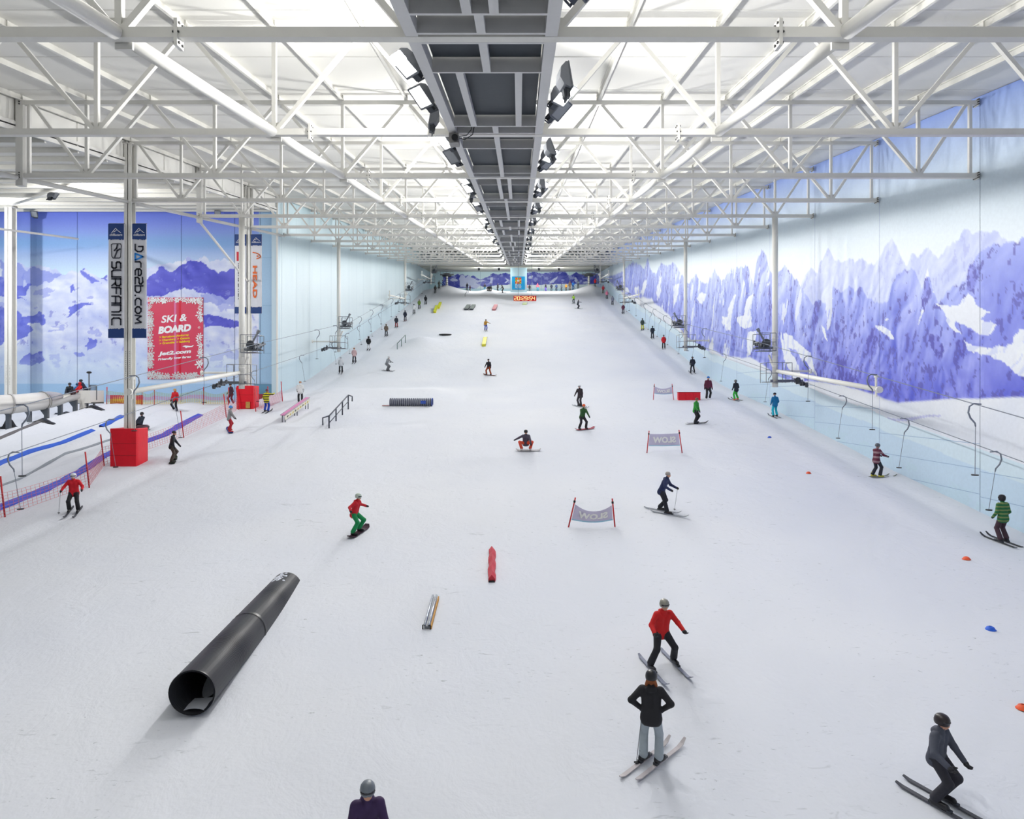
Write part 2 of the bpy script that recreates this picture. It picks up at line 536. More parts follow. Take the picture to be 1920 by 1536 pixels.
SNOW_R = [Z8(p) for p in (
    [(1380, 690), (1460, 700), (1520, 700), (1570, 620), (1600, 680), (1690, 745), (1640, 780), (1740, 840), (1700, 890), (1620, 870), (1560, 830), (1500, 800), (1520, 880), (1450, 800), (1420, 720)],
    [(1530, 920), (1600, 950), (1700, 962), (1790, 960), (1850, 920), (1890, 850), (1960, 830), (2100, 840), (2100, 1180), (1920, 1140), (1760, 1030), (1650, 1000), (1570, 990)],
    [(1290, 490), (1330, 390), (1360, 420), (1370, 500), (1300, 540), (1265, 530)],
    [(1385, 590), (1420, 440), (1455, 450), (1430, 540), (1500, 570), (1440, 600), (1390, 620), (1350, 600)],
    [(240, 615), (225, 690), (235, 760), (215, 840), (190, 850), (140, 800), (130, 780), (180, 760), (200, 680)],
    [(110, 640), (125, 640), (120, 720), (100, 800), (90, 880), (60, 830), (45, 770), (75, 780), (90, 720)],
    [(430, 880), (450, 870), (480, 890), (530, 940), (570, 980), (600, 1010), (605, 1060), (640, 1150), (600, 1120), (560, 1060), (500, 980), (450, 960)],
    [(410, 860), (440, 930), (470, 1000), (520, 1090), (560, 1170), (500, 1170), (440, 1060)],
    [(665, 840), (690, 880), (712, 930), (690, 915), (660, 870)],
    [(1000, 850), (1040, 830), (1090, 850), (1110, 905), (1070, 885), (1010, 860)], [(1060, 795), (1080, 775), (1085, 795)],
    [(1245, 850), (1262, 790), (1285, 730), (1295, 740), (1270, 800)],
    [(625, 530), (640, 560), (650, 600), (668, 675), (640, 660), (628, 600)],
    [(205, 880), (230, 870), (255, 860), (250, 960), (215, 1020), (200, 990)],
    [(1885, 985), (1920, 930), (1960, 1000), (1920, 1060), (1890, 1030)])]
SNOW_R += [Z7(p) for p in ([(1130, 600), (1160, 520), (1180, 500), (1175, 560), (1150, 640)], [(1260, 560), (1275, 470), (1290, 480), (1285, 600), (1265, 680)],
                           [(1395, 560), (1420, 520), (1425, 600), (1400, 690), (1380, 720)], [(1560, 640), (1600, 600), (1640, 620), (1600, 690)],
                           [(1000, 570), (1030, 560), (1060, 600), (1020, 600)], [(1090, 560), (1120, 555), (1110, 620), (1095, 610)], [(1670, 960), (1690, 930), (1680, 1040), (1660, 1040)])]
DARK_R = [Z8(p) for p in (
    [(1295, 600), (1320, 490), (1355, 640), (1320, 680), (1290, 760), (1285, 700)],
    [(940, 890), (1000, 850), (1030, 900), (1020, 1000), (960, 1020), (930, 960)],
    [(620, 670), (650, 680), (645, 780), (625, 900), (605, 800)],
    [(640, 940), (690, 1010), (690, 1040), (640, 1000)],
    [(330, 820), (345, 620), (360, 700), (350, 830)],
    [(1575, 470), (1620, 400), (1640, 520), (1600, 640), (1570, 600)],
    [(1490, 930), (1525, 905), (1540, 1020), (1520, 1060)],
    [(740, 1040), (800, 1000), (850, 1120), (900, 1180), (800, 1190), (760, 1120)],
    [(1340, 900), (1400, 880), (1430, 960), (1410, 1060), (1360, 980)])]

def right_print(px, py, u, z):
    h = roof(u) - z
    hg = z - ground_a(np.full_like(u, XR), u)
    wx = (fbm(u * .9, z * .9, 4) - .5) * 26 * 30 / u
    wy = (fbm(u * .9 + 40, z * .9, 4) - .5) * 22 * 30 / u
    jag = (fbm(u * 2.2, u * 0 + 3, 4) - .5) * 26 * 30 / u
    qx, qy = px + wx, py + wy
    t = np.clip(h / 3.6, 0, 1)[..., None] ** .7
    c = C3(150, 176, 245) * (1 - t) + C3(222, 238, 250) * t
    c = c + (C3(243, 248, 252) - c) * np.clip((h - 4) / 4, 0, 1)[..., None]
    rel = relief(u, z, .34, .2)
    rel2 = relief(u + 40, z, .9, .5, 3, .12)
    spk = fbm(u * 4.2 + 3, z * 2.6, 4)
    lite = fbm(u * .35 + 8, z * .3, 3)
    bot = R_BOT(px)
    far = (py + jag > R_FAR(px)) & (px > 1488)
    cf = C3(205, 214, 251) * np.ones(px.shape + (1,)) + (rel * 16 + rel2 * 8)[..., None] * C3(1, .95, .4)
    cf = paint(cf, (spk > .66) & (rel < .1), (176, 184, 236), .6)
    wf_ = (np.clip((py + jag - R_FAR(px)) / 2.4 + .5, 0, 1) * (px > 1488))[..., None]
    c = c * (1 - wf_) + cf * wf_
    mid = py + jag > R_MID(px)
    dep = np.clip((py - R_MID(px)) / (bot - R_MID(px) + 1e-3), 0, 1)[..., None]
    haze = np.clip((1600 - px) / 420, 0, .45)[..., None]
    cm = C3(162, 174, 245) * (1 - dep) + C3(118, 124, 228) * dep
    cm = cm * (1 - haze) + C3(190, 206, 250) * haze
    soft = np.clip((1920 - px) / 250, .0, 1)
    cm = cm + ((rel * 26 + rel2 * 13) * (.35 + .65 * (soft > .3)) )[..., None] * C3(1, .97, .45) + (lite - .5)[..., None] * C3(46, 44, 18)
    band = np.clip((px - 1430) / 120, .1, 1) * np.clip(dep[..., 0] * 1.5, .25, 1)
    cm = paint(cm, (spk + .10 * (rel2 < -.15) + .08 * (rel < -.2)) > (.80 - .13 * band), (92, 88, 178), .72)
    for p in DARK_R:
        s = inside(qx, qy, p)
        cm = paint(cm, s, (118, 120, 218), .5)
        cm = paint(cm, s & (spk > .5), (86, 82, 178), .75)
    g_ = fbm(u * .9 + 70 + .3 * z, z * .34, 4)
    cm = paint(cm, (g_ > .69 + .12 * (px > 1560)) & (rel > -.3), (238, 243, 254), .85)
    for p in SNOW_R:
        s = inside(qx, qy, p)
        cm = paint(cm, s, (244, 248, 254), .96)
        cm = paint(cm, s & (rel2 < -.45), (206, 214, 250), .6)
    wm_ = np.clip((py + jag - R_MID(px)) / 2.4 + .5, 0, 1)[..., None]
    c = c * (1 - wm_) + cm * wm_
    sv = py + (fbm(u * .5, u * 0 + 7, 2) - .5) * 6 - bot
    sn = sv > 0; ws_ = np.clip(sv / 3.5 + .5, 0, 1)[..., None]
    cs = C3(240, 244, 252) * np.ones(px.shape + (1,)) + (lite - .5)[..., None] * C3(20, 16, 5)
    c = c * (1 - ws_) + cs * ws_
    crack = np.abs(py - (783 + 5 * np.sin((px - 1650) / 22) + .03 * (px - 1700))) < 1.2 + 1.6 * np.clip(1 - np.abs(px - 1710) / 55, 0, 1)
    c = paint(c, sn & crack & (px > 1655) & (px < 1765), (190, 192, 240), .7)
    k = hg + .25 * (fbm(u * .25, u * 0, 2) - .5)
    c = paint(c, (k < 2.75), (220, 239, 251))
    c = paint(c, (k < 1.95), (206, 229, 249))
    c = paint(c, (k < .8) & (fbm(u * .8, z * 1.4, 3) > .55), (204, 230, 246), .6)
    return c

wall_right = MB().box(XR + .06, XR + .4, Y_NEAR, Y_FAR + .5, -2, roof(Y_FAR) + .5).obj('wall_right', mat('seam_blue', (150, 170, 226), .6))
tag(wall_right, 'tall wall printed with blue mountain needles above snow', 'wall', kind='structure')
def glow(u): return ground(XR, u) - .4
edges = [Y_NEAR, 4.85] + [Y1 + DT * n for n in range(NT)] + [Y_FAR]
for a, b_ in zip(edges[:-1], edges[1:]):
    fine = .065 if 20 < b_ and a < 60 else (.11 if a < 90 else .2)
    if b_ < 20: fine = .4
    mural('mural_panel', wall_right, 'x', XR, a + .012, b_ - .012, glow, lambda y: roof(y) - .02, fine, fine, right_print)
# level panel joints low on the wall
jm = MB()
for n in range(2, 8):
    a, b_ = edges[n] + .03, edges[n + 1] - .03
    g0 = ground(XR, (a + b_) / 2)
    for k in (.15, 1.25, 2.35):
        o = MB().box(XR - .006, XR, a, b_, g0 + k, g0 + k + .022).obj('panel_joint', mat('joint_blue', (150, 182, 216), .6), wall_right)

# ---- pale wall on the other side of the main hall
def left_print(px, py, u, z):
    h = roof(u) - z
    t = np.clip(h / 9, 0, 1)[..., None]
    c = C3(206, 231, 238) * (1 - t) + C3(224, 239, 245) * t
    hg = z - ground_a(np.full_like(u, XL), u)
    c = paint(c, hg < 2.6, (212, 234, 245), .9)
    return c + (fbm(u * .3, z * .12, 3) - .5)[..., None] * 10
wall_left = MB().box(XL - .4, XL - .06, Y_ANX, Y_FAR + .5, -2, roof(Y_FAR) + .5).obj('wall_left', mat('seam_pale', (150, 184, 206), .6))
tag(wall_left, 'plain pale blue panelled wall beside the slope', 'wall', kind='structure')
eL = [Y_ANX] + [Y1 + DT * n for n in range(6, NT)] + [Y_FAR]
for a, b_ in zip(eL[:-1], eL[1:]):
    for s0, s1 in ((a + .02, (a + b_) / 2 - .015), ((a + b_) / 2 + .015, b_ - .02)):
        mural('wall_panel', wall_left, 'x', XL, s0, s1, lambda y: ground(XL, y) - .4, lambda y: roof(y) - .02, .4, .4, left_print)

# ---- side hall: rear wall with the snow-mountain print, outer wall
RL_A = line(Z4([(-100, 420), (0, 430), (60, 460), (120, 460), (170, 490), (240, 480), (300, 500), (400, 520), (470, 520), (540, 490), (590, 520), (640, 550), (700, 535), (760, 560), (850, 540), (945, 490), (985, 465), (1040, 480), (1090, 450), (1140, 440), (1200, 430), (1260, 440), (1310, 405), (1350, 440), (1400, 430), (1450, 430), (1510, 480), (1700, 500)]))
DK_L = [Z4(p) for p in (
    [(930, 560), (1000, 535), (1040, 505), (1140, 500), (1220, 455), (1300, 440), (1360, 480), (1420, 500), (1560, 500), (1560, 690), (1400, 685), (1300, 640), (1200, 605), (1100, 630), (1050, 665), (930, 690)],
    [(1305, 790), (1420, 815), (1580, 832), (1580, 860), (1305, 875)],
    [(150, 1050), (300, 1020), (310, 1110), (200, 1120), (140, 1080)],
    [(-60, 735), (100, 775), (195, 905), (100, 965), (-60, 1010)],
    [(240, 755), (300, 800), (265, 855), (110, 860), (120, 800)],
    [(-60, 520), (60, 560), (150, 600), (220, 590), (180, 660), (60, 690), (-60, 690)],
    [(90, 660), (190, 690), (110, 700)], [(560, 940), (595, 960), (590, 1020), (555, 1035)],
    [(470, 740), (540, 705), (590, 720), (500, 800), (440, 820)], [(660, 530), (695, 520), (705, 560), (670, 550)],
    [(540, 500), (600, 530), (680, 585), (620, 580), (560, 550)], [(470, 1040), (520, 1030), (530, 1055), (480, 1060)],
    [(450, 610), (490, 600), (485, 640), (460, 640)])]
MID_L = [Z4(p) for p in ([(200, 475), (300, 500), (400, 525), (330, 560), (260, 590), (190, 600), (140, 540)], [(1310, 660), (1510, 680), (1510, 740), (1400, 730), (1310, 720)],
                         [(0, 430), (90, 470), (170, 500), (140, 600), (0, 600)])]
BLANK_X = 486
def annex_print(px, py, u, z):
    wx = (fbm(u * .7, z * .7, 4) - .5) * 34; wy = (fbm(u * .7 + 30, z * .7, 4) - .5) * 26
    qx, qy = px + wx, py + wy
    jag = (fbm(u * 1.5, u * 0, 4) - .5) * 16
    t = np.clip((py - 395) / 120, 0, 1)[..., None]
    c = C3(116, 134, 236) * (1 - t) + C3(208, 233, 249) * t
    c = c + (C3(128, 182, 232) - c) * np.exp(-((py - 455) / 16) ** 2)[..., None] * .6
    m = py + jag > RL_A(px)
    spk = fbm(u * 1.6 + 5, z * 1.6, 5)
    rot = fbm(u * .5 + z * .45, z * .8 - u * .25, 4)
    rel = relief(u * 1.0, z, .16, .22, 4, .25)
    cm = C3(214, 222, 250) * np.ones(px.shape + (1,)) + (rot - .5)[..., None] * C3(70, 60, 18)
    cm = cm + (rel * 22)[..., None] * C3(1, .9, .3)
    cm = paint(cm, (rot > .63) & (rel < 0) & (py < 690), (156, 166, 236), .6)
    cm = paint(cm, (spk > .70) & (rel < -.1) & (py < 690) & (py > 560), (120, 124, 210), .5)
    for p in MID_L: cm = paint(cm, inside(qx, qy, p), (140, 152, 230), .7)
    for k, p in enumerate(DK_L):
        s = inside(qx, qy, p)
        cm = paint(cm, s, (74, 76, 204) if k < 3 else (108, 118, 224), .88)
        cm = cm + (s * rel * 18)[..., None]
        cm = paint(cm, s & (spk > .68), (170, 178, 240), .4)
    low = np.clip((py - 640) / 80, 0, 1)[..., None]
    cm = cm * (1 - low) + C3(202, 224, 251) * low
    c = np.where(m[..., None], cm, c)
    c = paint(c, py > 720, (172, 208, 244))
    c = paint(c, px > BLANK_X, (168, 203, 234))
    c = paint(c, (px > BLANK_X) & (np.abs(((z - ZC) % 1.45) - .7) < .012), (140, 178, 212), .5)
    return c
wall_annex = MB().box(X_ANX, XL - .45, Y_ANX + .06, Y_ANX + .35, -2, roof2(Y_ANX)).obj('wall_annex', mat('seam_indigo', (120, 140, 206), .6))
tag(wall_annex, 'rear wall of the side hall printed with snowy mountains', 'wall', kind='structure')
cuts = [X_ANX] + [at(p, 0, Y_ANX).x for p in (58, 145, 340, 440, 488)] + [XL - .35]
for a, b_ in zip(cuts[:-1], cuts[1:]):
    mural('mural_panel', wall_annex, 'y', Y_ANX, a + .02, b_ - .02, lambda x: 6.5, lambda x: roof2(Y_ANX) - .05, .07, .07, annex_print)
M_PALE = mat('pale_blue_paint', (186, 214, 234), .55, noise=.04, nscale=.4)
wo = MB().box(X_ANX - .3, X_ANX, Y_NEAR, Y_ANX + .4, -2, roof2(Y_ANX)).obj('wall_annex_side', M_PALE)
tag(wo, 'pale outer wall closing the side hall', 'wall', kind='structure')
wf = MB().box(X_ANX - .3, XR + .4, Y_NEAR - .4, Y_NEAR, -2, 16).obj('wall_front', mat('white_wall', (226, 230, 232), .6, noise=.03))
tag(wf, 'plain white wall closing the foot of the hall', 'wall', kind='structure')
# strip of wall above the side hall roof, and the fat corner post at the end of the side hall
ws = MB()
sloped_box(ws, XL - .2, XL - .05, Y_NEAR, Y_ANX, lambda y: roof2(y) - .02, 1.4)
ws = ws.obj('wall_clerestory', M_ROOF)
tag(ws, 'narrow white wall strip between the two roof levels', 'wall', kind='structure')
rail = MB(); sloped_box(rail, XL - .04, XL + .06, Y_NEAR, Y_ANX, lambda y: roof2(y) + .05, .16); rail.obj('eaves_rail', M_STEEL, ws)
rail = MB(); sloped_box(rail, XL - .04, XL + .06, Y_NEAR, Y_ANX, lambda y: roof2(y) - .22, .2); rail.obj('eaves_rail', M_STEEL, ws)
for n in range(0, 6):
    for f in (0, .5):
        y = Y1 + DT * (n + f)
        MB().box(XL - .045, XL - .02, y - .03, y + .03, roof2(y), roof2(y) + 1.3).obj('panel_joint', M_PURLIN, ws)
tp = MB().box(XL - .42, XL + .12, Y_ANX - .12, Y_ANX + .45, 7, roof(Y_ANX)).obj('trim_1', mat('corner_post', (206, 228, 240), .5))
MB().box(XL + .0, XL + .14, Y_ANX - .14, Y_ANX - .02, 7, roof(Y_ANX)).obj('angle_strip', M_ROOF, tp)
tag(tp, 'pale corner post where the side hall ends', 'post', kind='structure')

# ---- far end wall: mountain print in two halves, bulkhead above
RF = line(Z3([(-100, 250), (290, 290), (330, 250), (520, 250), (560, 225), (600, 240), (640, 240), (690, 260), (745, 250), (790, 280), (830, 255), (900, 290), (960, 320), (1060, 285), (1120, 270), (1200, 225), (1290, 230), (1350, 240), (1430, 215), (1520, 250)]) +
          Z9([(60, 95), (200, 92), (330, 100), (420, 85), (690, 85), (740, 120), (820, 125), (870, 105), (960, 120), (1100, 90), (1500, 110)]))
BF = line(Z3([(-100, 520), (300, 520), (500, 480), (640, 480), (900, 490), (960, 440), (1040, 465), (1200, 440), (1330, 425), (1520, 420)]) + Z9([(60, 300), (230, 300), (470, 290), (660, 283), (960, 290), (1200, 285), (1500, 290)]))
WF = [Z3([(580, 300), (600, 250), (640, 240), (700, 290), (760, 250), (900, 340), (1000, 330), (1080, 350), (880, 380), (980, 430), (900, 490), (700, 480), (600, 460)]),
      Z3([(1130, 300), (1180, 290), (1190, 400), (1150, 400)]), Z3([(1390, 240), (1420, 300), (1480, 350), (1430, 400), (1410, 380), (1440, 350)]),
      Z3([(400, 330), (460, 305), (540, 320), (560, 350), (470, 370)]),
      Z9([(430, 270), (460, 240), (590, 160), (570, 200), (520, 260)]), Z9([(830, 190), (860, 180), (900, 230), (880, 275), (850, 240)]), Z9([(1000, 260), (1060, 240), (1060, 285), (1000, 285)]), Z9([(75, 200), (140, 190), (150, 140), (100, 150)])]
def far_print(px, py, u, z):
    qx = px + (fbm(u * .6, z * .6, 3) - .5) * 6; qy = py + (fbm(u * .6 + 9, z * .6, 3) - .5) * 5
    c = C3(206, 232, 240) * np.ones(px.shape + (1,))
    r = fbm(u * .8, z * .9, 4)
    cm = C3(84, 92, 186) * np.ones(px.shape + (1,)) + (r - .5)[..., None] * C3(110, 100, 60)
    cm = paint(cm, fbm(u * 1.2 + 30, z * 1.5, 4) > .64, (170, 182, 230), .7)
    for p in WF: cm = paint(cm, inside(qx, qy, p), (214, 224, 246), .85)
    c = np.where(((py > RF(px) + (r - .5) * 8))[..., None], cm, c)
    c = paint(c, py > BF(px), (222, 238, 244))
    c = paint(c, py > 541, (170, 214, 230), .7)
    c = paint(c, (px < 831), (196, 226, 236)); c = paint(c, (px > 1119), (170, 190, 232), .5)
    return c
wall_back = MB().box(XL - .4, XR + .4, Y_FAR + .06, Y_FAR + .5, 28, roof(Y_FAR)).obj('wall_back', mat('seam_pale'))
tag(wall_back, 'end wall at the top of the slope printed with mountains', 'wall', kind='structure')
cuts = [XL, -9.5, -2.1, 5.5, 12.5, XR]
for a, b_ in zip(cuts[:-1], cuts[1:]):
    mural('mural_panel', wall_back, 'y', Y_FAR, a + .03, b_ - .03, lambda x: 30.5, lambda x: roof(Y_FAR) - .1, .13, .11, far_print)
bulk = MB()
bulk.add([(XL, 152, chord(152) - .1), (XR, 152, chord(152) - .1), (XR, Y_FAR, 38.35), (XL, Y_FAR, 38.35), (XL, 152, chord(152) + .1), (XR, 152, chord(152) + .1), (XR, Y_FAR, 38.55), (XL, Y_FAR, 38.55)],
         [(0, 3, 2, 1), (4, 5, 6, 7), (0, 1, 5, 4), (1, 2, 6, 5), (2, 3, 7, 6), (3, 0, 4, 7)])
bulk = bulk.obj('ceiling_top', mat('soffit', (222, 220, 204), .6))
tag(bulk, 'low cream soffit over the top of the slope', 'ceiling', kind='structure')
# ================================================================== ROOF STEEL
XA, XB = -21.75, 20.05
NODES = [-18.92, -13.32, -7.72, -2.12, .68, 6.28, 11.88, 17.48]
TOPS = [-21.4, -16.12, -10.52, -4.92, 3.48, 9.08, 14.68, 19.7]

def strut_mesh(dx, dz, w):
    return MB().bar((0, 0, 0), (dx, 0, dz), w, w, up=(0, 1, 0)).mesh('diagonal', M_STEEL)
def make_truss():
    t = empty('roof_truss')
    MB().box(XA, XB, -.1, .1, 0, .2).obj('bottom_chord', M_STEEL, t)
    MB().box(XA, XB, -.1, .1, TD, TD + .18).obj('top_chord', M_STEEL, t)
    vm = MB().box(-.065, .065, -.065, .065, .2, TD).mesh('vertical', M_STEEL)
    for x in NODES: link('vertical', vm, t, (x, 0, 0))
    for x in (XA + .3, XB - .3): link('vertical', vm, t, (x, 0, 0))
    pairs = []
    for k, x in enumerate(NODES):
        lo, hi = (TOPS[k], TOPS[k + 1]) if k < 3 else ((TOPS[3], None) if k == 3 else ((None, TOPS[4]) if k == 4 else (TOPS[k - 1], TOPS[k])))
        if lo is not None: pairs.append((lo + .15, x - .1))
        if hi is not None: pairs.append((hi - .15, x + .1))
    cache = {}
    for xt, xb in pairs:
        d = round(xt - xb, 2)
        if d not in cache: cache[d] = strut_mesh(d, TD - .2, .13)
        link('diagonal', cache[d], t, (xb, 0, .2))
    sp = MB().box(-.035, .035, -.13, .13, -.16, .36)
    for sx in (-1, 1):
        for y in (-.07, .07):
            for z in (-.09, .29):
                sp.disc((sx * .05, y, z), (1, 0, 0), .028, .03, 6, 1)
            sp.disc((sx * .05, -.115, .1), (1, 0, 0), .02, .03, 6, 1)
    spm = sp.mesh('splice_plate', [M_STEEL, M_BOLT])
    for x in (-6.58, 5.02): link('splice_plate', spm, t, (x, 0, 0))
    ep = MB().box(-.03, .03, -.15, .15, -.05, .25)
    for y in (-.1, .1):
        for z in (0, .1, .2):
            ep.disc((-.02, y, z), (0, 1, 0), .03, .18, 6, 1)
    epm = ep.mesh('end_plate', [M_STEEL, M_BOLT])
    for x in (XA, XB):
        link('end_plate', epm, t, (x, 0, 0)); link('end_plate', epm, t, (x, 0, TD))
    gm = MB().box(-.22, .22, -.012, .012, .18, .42).mesh('gusset', M_STEEL)
    for x in NODES: link('gusset', gm, t, (x, 0, 0))
    return t
TY = [Y1 + DT * n for n in range(17)]
proto = make_truss()
for n, y in enumerate(TY):
    t = proto if n == 0 else copy_tree(proto)
    t.location = (0, y, chord(y))
    tag(t, 'white steel lattice truss crossing the hall beneath the sheeted roof', 'truss', 'roof trusses')

# lengthwise tubes joining the truss nodes
def slope_tube(x, ya, yb, r, dz=.1):
    return MB().tube([(0, 0, 0), (0, yb - ya, SL * (yb - ya))], r, 12).mesh('tube_section', M_STEEL, True)
for x, lab in ((-7.72, 'white lengthwise roof tube on the banner side of the gantry'), (6.28, 'white lengthwise roof tube on the mountain needle side of the gantry')):
    e = empty('tie_tube', (x, Y1, chord(Y1) + .1))
    me0 = slope_tube(x, 0, DT - .34, .15)
    for n in range(-1, 16):
        y = Y1 + DT * n
        link('tube_section', me0, e, (0, y + .17 - Y1, SL * (y + .17 - Y1)))
        if n >= 0:
            MB().box(-.17, .17, -.03, .03, -.22, .02).obj('end_flange', M_STEEL, e).location = (0, y + .16 - Y1, SL * (y - Y1))
    tag(e, lab, 'roof tube', 'lengthwise roof tubes')
# tube and stubs along the open side towards the side hall, with its braces
e = empty('edge_tube', (XL + .2, Y1, chord(Y1)))
me0 = slope_tube(0, 0, DT - .6, .11)
for n in range(0, 6):
    link('tube_section', me0, e, (0, .3 + DT * n, SL * (.3 + DT * n)))
tag(e, 'white tube joining the column heads along the side hall', 'roof tube')
def stub(y, lab):
    o = MB().box(-.16, .16, -.13, .13, -.35, TD + .3).obj('hanger_post', M_STEEL)
    o.location = (XL + .2, y, chord(y))
    tag(o, lab, 'post')
stub(TY[2], 'short white hanger post beneath the roof edge beside the open side hall')
stub(TY[4], 'short white hanger post with a slanting brace running to the next column')
br = MB().tube([(XL + .2, TY[4] + .1, chord(TY[4]) - .3), (XL + .2, TY[5] - .3, ZC + 9.0)], .085, 10).obj('slanting_brace', M_STEEL)
tag(br, 'slanting white tube brace from hanger post down to padded column', 'brace')
for (pa, ya, pb, yb, lab) in (((-10, 428), 50.0, (146, 448), 58.0, 'thin white tube crossing the mural below the side roof'), ((22, 384), 52, (130, 352), 44, 'short white slanting strut under the side hall roof')):
    o = MB().tube([at(pa[0], pa[1], ya), at(pb[0], pb[1], yb)], .085, 8).obj('roof_brace', M_STEEL)
    tag(o, lab, 'brace')

# H columns of the open side
def h_column(x, y, z0, z1, w, lab):
    mb = MB()
    mb.box(-w / 2, w / 2, -w / 2, -w / 2 + .035, z0, z1).box(-w / 2, w / 2, w / 2 - .035, w / 2, z0, z1).box(-.02, .02, -w / 2, w / 2, z0, z1)
    e = empty('steel_column', (x, y, 0))
    mb.obj('shaft', M_OFFWHITE, e)
    MB().box(-w / 2 - .08, w / 2 + .08, -w / 2 - .08, w / 2 + .08, z1, z1 + .05).obj('cap_plate', M_STEEL, e)
    MB().box(-w / 2 - .1, w / 2 + .1, -w / 2 - .1, w / 2 + .1, z0, z0 + .04).obj('base_plate', M_STEEL, e)
    b = MB()
    for s in (-1, 1):
        for k in range(14):
            b.disc((s * w / 4, -w / 2 - .005, ZC + 2.3 - .12 * k), (0, 1, 0), .018, .02, 6)
    b.obj('bolt_holes', M_BOLT, e)
    tag(e, lab, 'column')
    return e
def pad(x, y, w, d, h, lab, plank=False):
    z = ground(x, y) - .15
    e = empty('column_pad', (x, y, z))
    mb = MB()
    n = 6
    for (x0, x1, y0, y1) in ((-w / 2, w / 2, -d / 2, -d / 2 + .14), (-w / 2, -w / 2 + .14, -d / 2 + .14, d / 2), (w / 2 - .14, w / 2, -d / 2 + .14, d / 2)):
        q = MB().box(x0, x1, y0, y1, 0, h + .15).obj('pad_side', M_PAD, e)
        bv = q.modifiers.new('edge', 'BEVEL'); bv.width = .03; bv.segments = 2
    for k in (.33, .66):
        MB().box(-w / 2 - .006, w / 2 + .006, -d / 2 - .006, -d / 2, h * k, h * k + .012).obj('strap', mat('dark_red', (140, 12, 26), .5), e)
    if plank:
        MB().box(.1, .42, -d / 2 - .08, -d / 2 - .02, .1, .62).obj('board', mat('raw_wood', (206, 158, 84), .7, noise=.2, nscale=8), e)
    tag(e, lab, 'padding')
h_column(XL + .2, TY[3], ground(XL + .2, TY[3]) - .1, chord(TY[3]) + TD, .42, 'white steel column carrying the two nearest-size banners, red pad at foot'.replace('nearest-size', 'tall'))
pad(XL + .2, TY[3] - .05, 1.45, 1.2, 2.0, 'square red padded box around the foot of the tall banner column')
h_column(XL + .2, TY[5], ground(XL + .2, TY[5]) - .1, chord(TY[5]) + TD, .42, 'white steel column with banners behind the drag-lift mast')
pad(XL + .2, TY[5] - .05, 1.35, 1.2, 1.75, 'red padding with a bare wooden board around the column by the lift mast', True)
p = at(20, 737, 58)
h_column(p.x, 58, ground(p.x, 58) - .05, roof2(58) - .3, .62, 'plain white column standing against the snow mountain mural')

# ---- service gantry under the roof centre
gx0, gx1 = -2.17, .74
g = empty('service_gantry', (0, Y1, chord(Y1)))
tag(g, 'long grey framed gantry with dark panels hanging under the roof', 'gantry')
def gpart(name, x0, x1, f0, f1, z0, z1, m):
    y0, y1 = f0 * DT, f1 * DT
    mb = MB(); sloped_box(mb, x0, x1, y0, y1, lambda y: SL * y + z0, z1 - z0)
    return name, mb.mesh(name, m)
def bay_meshes(kind):
    out = [gpart('side_rail', gx0, gx0 + .24, .013, .987, .02, .3, M_GANTRY), gpart('side_rail', gx1 - .24, gx1, .013, .987, .02, .3, M_GANTRY)]
    out += [gpart('side_board', gx0 - .02, gx0 + .01, .013, .987, .3, .75, M_GANTRY), gpart('side_board', gx1 - .01, gx1 + .02, .013, .987, .3, .75, M_GANTRY)]
    w = .2 / DT / 2
    bars = (.03, .25, .86, .97)
    for f in bars: out.append(gpart('cross_bar', gx0 + .24, gx1 - .24, f - w * .45, f + w * .45, .02, .42, M_GANTRY))
    xm = (gx0 + gx1) / 2
    lay = {0: ([xm], [gx0 + .83, gx1 - .75], [xm]), 1: ([xm], [xm], [xm]), 2: ([xm - .2, xm + .28], [xm - .2, xm + .28], [xm])}[kind]
    for (fa, fb), divs in zip(((.03, .25), (.25, .86), (.86, .97)), lay):
        es = [gx0 + .24] + divs + [gx1 - .24]
        for d in divs: out.append(gpart('divider', d - .085, d + .085, fa + w * .45, fb - w * .45, .02, .2, M_GANTRY))
        for a, b_ in zip(es[:-1], es[1:]):
            out.append(gpart('floor_panel', a + .02, b_ - .02, fa + w, fb - w, .34, .38, M_DARKP))
    return out
bays = [bay_meshes(k) for k in range(3)]
for n in range(-1, 16):
    for name, me in bays[(0, 1, 2, 1, 0)[n % 5] if n >= 0 else 2]:
        link(name, me, g, (0, DT * n, SL * DT * n))

# ---- floodlights along the gantry
def flood_meshes():
    body = MB()
    prof = [(-.28, 0), (.30, 0), (.33, .06), (.22, .2), (-.02, .27), (-.2, .2), (-.29, .07)]
    body.prism(prof, -.24, .24)
    lens = MB().box(-.25, .29, -.21, .21, -.012, .004)
    rim = MB().bar((-.29, -.24, 0), (.32, -.24, 0), .03).bar((-.29, .24, 0), (.32, .24, 0), .03).bar((-.29, -.24, 0), (-.29, .24, 0), .03).bar((.32, -.24, 0), (.32, .24, 0), .03)
    gear = MB().box(-.46, -.27, -.1, .1, .04, .2).disc((-.29, 0, .1), (0, 1, 0), .07, .26, 12)
    yoke = MB().bar((-.3, -.15, .1), (-.5, -.15, .14), .025, .04).bar((-.3, .15, .1), (-.5, .15, .14), .025, .04).bar((-.5, -.17, .14), (-.5, .17, .14), .04)
    return [('housing', body.mesh('housing', M_HOUSING)), ('glass', lens.mesh('glass', M_LENS)), ('bezel', rim.mesh('bezel', M_HOUSING)), ('gear_box', gear.mesh('gear_box', M_DGREY)), ('yoke', yoke.mesh('yoke', M_DGREY))]
FM = flood_meshes()
DIM = FM[1][1].copy(); DIM.materials[0] = M_DIMGLASS
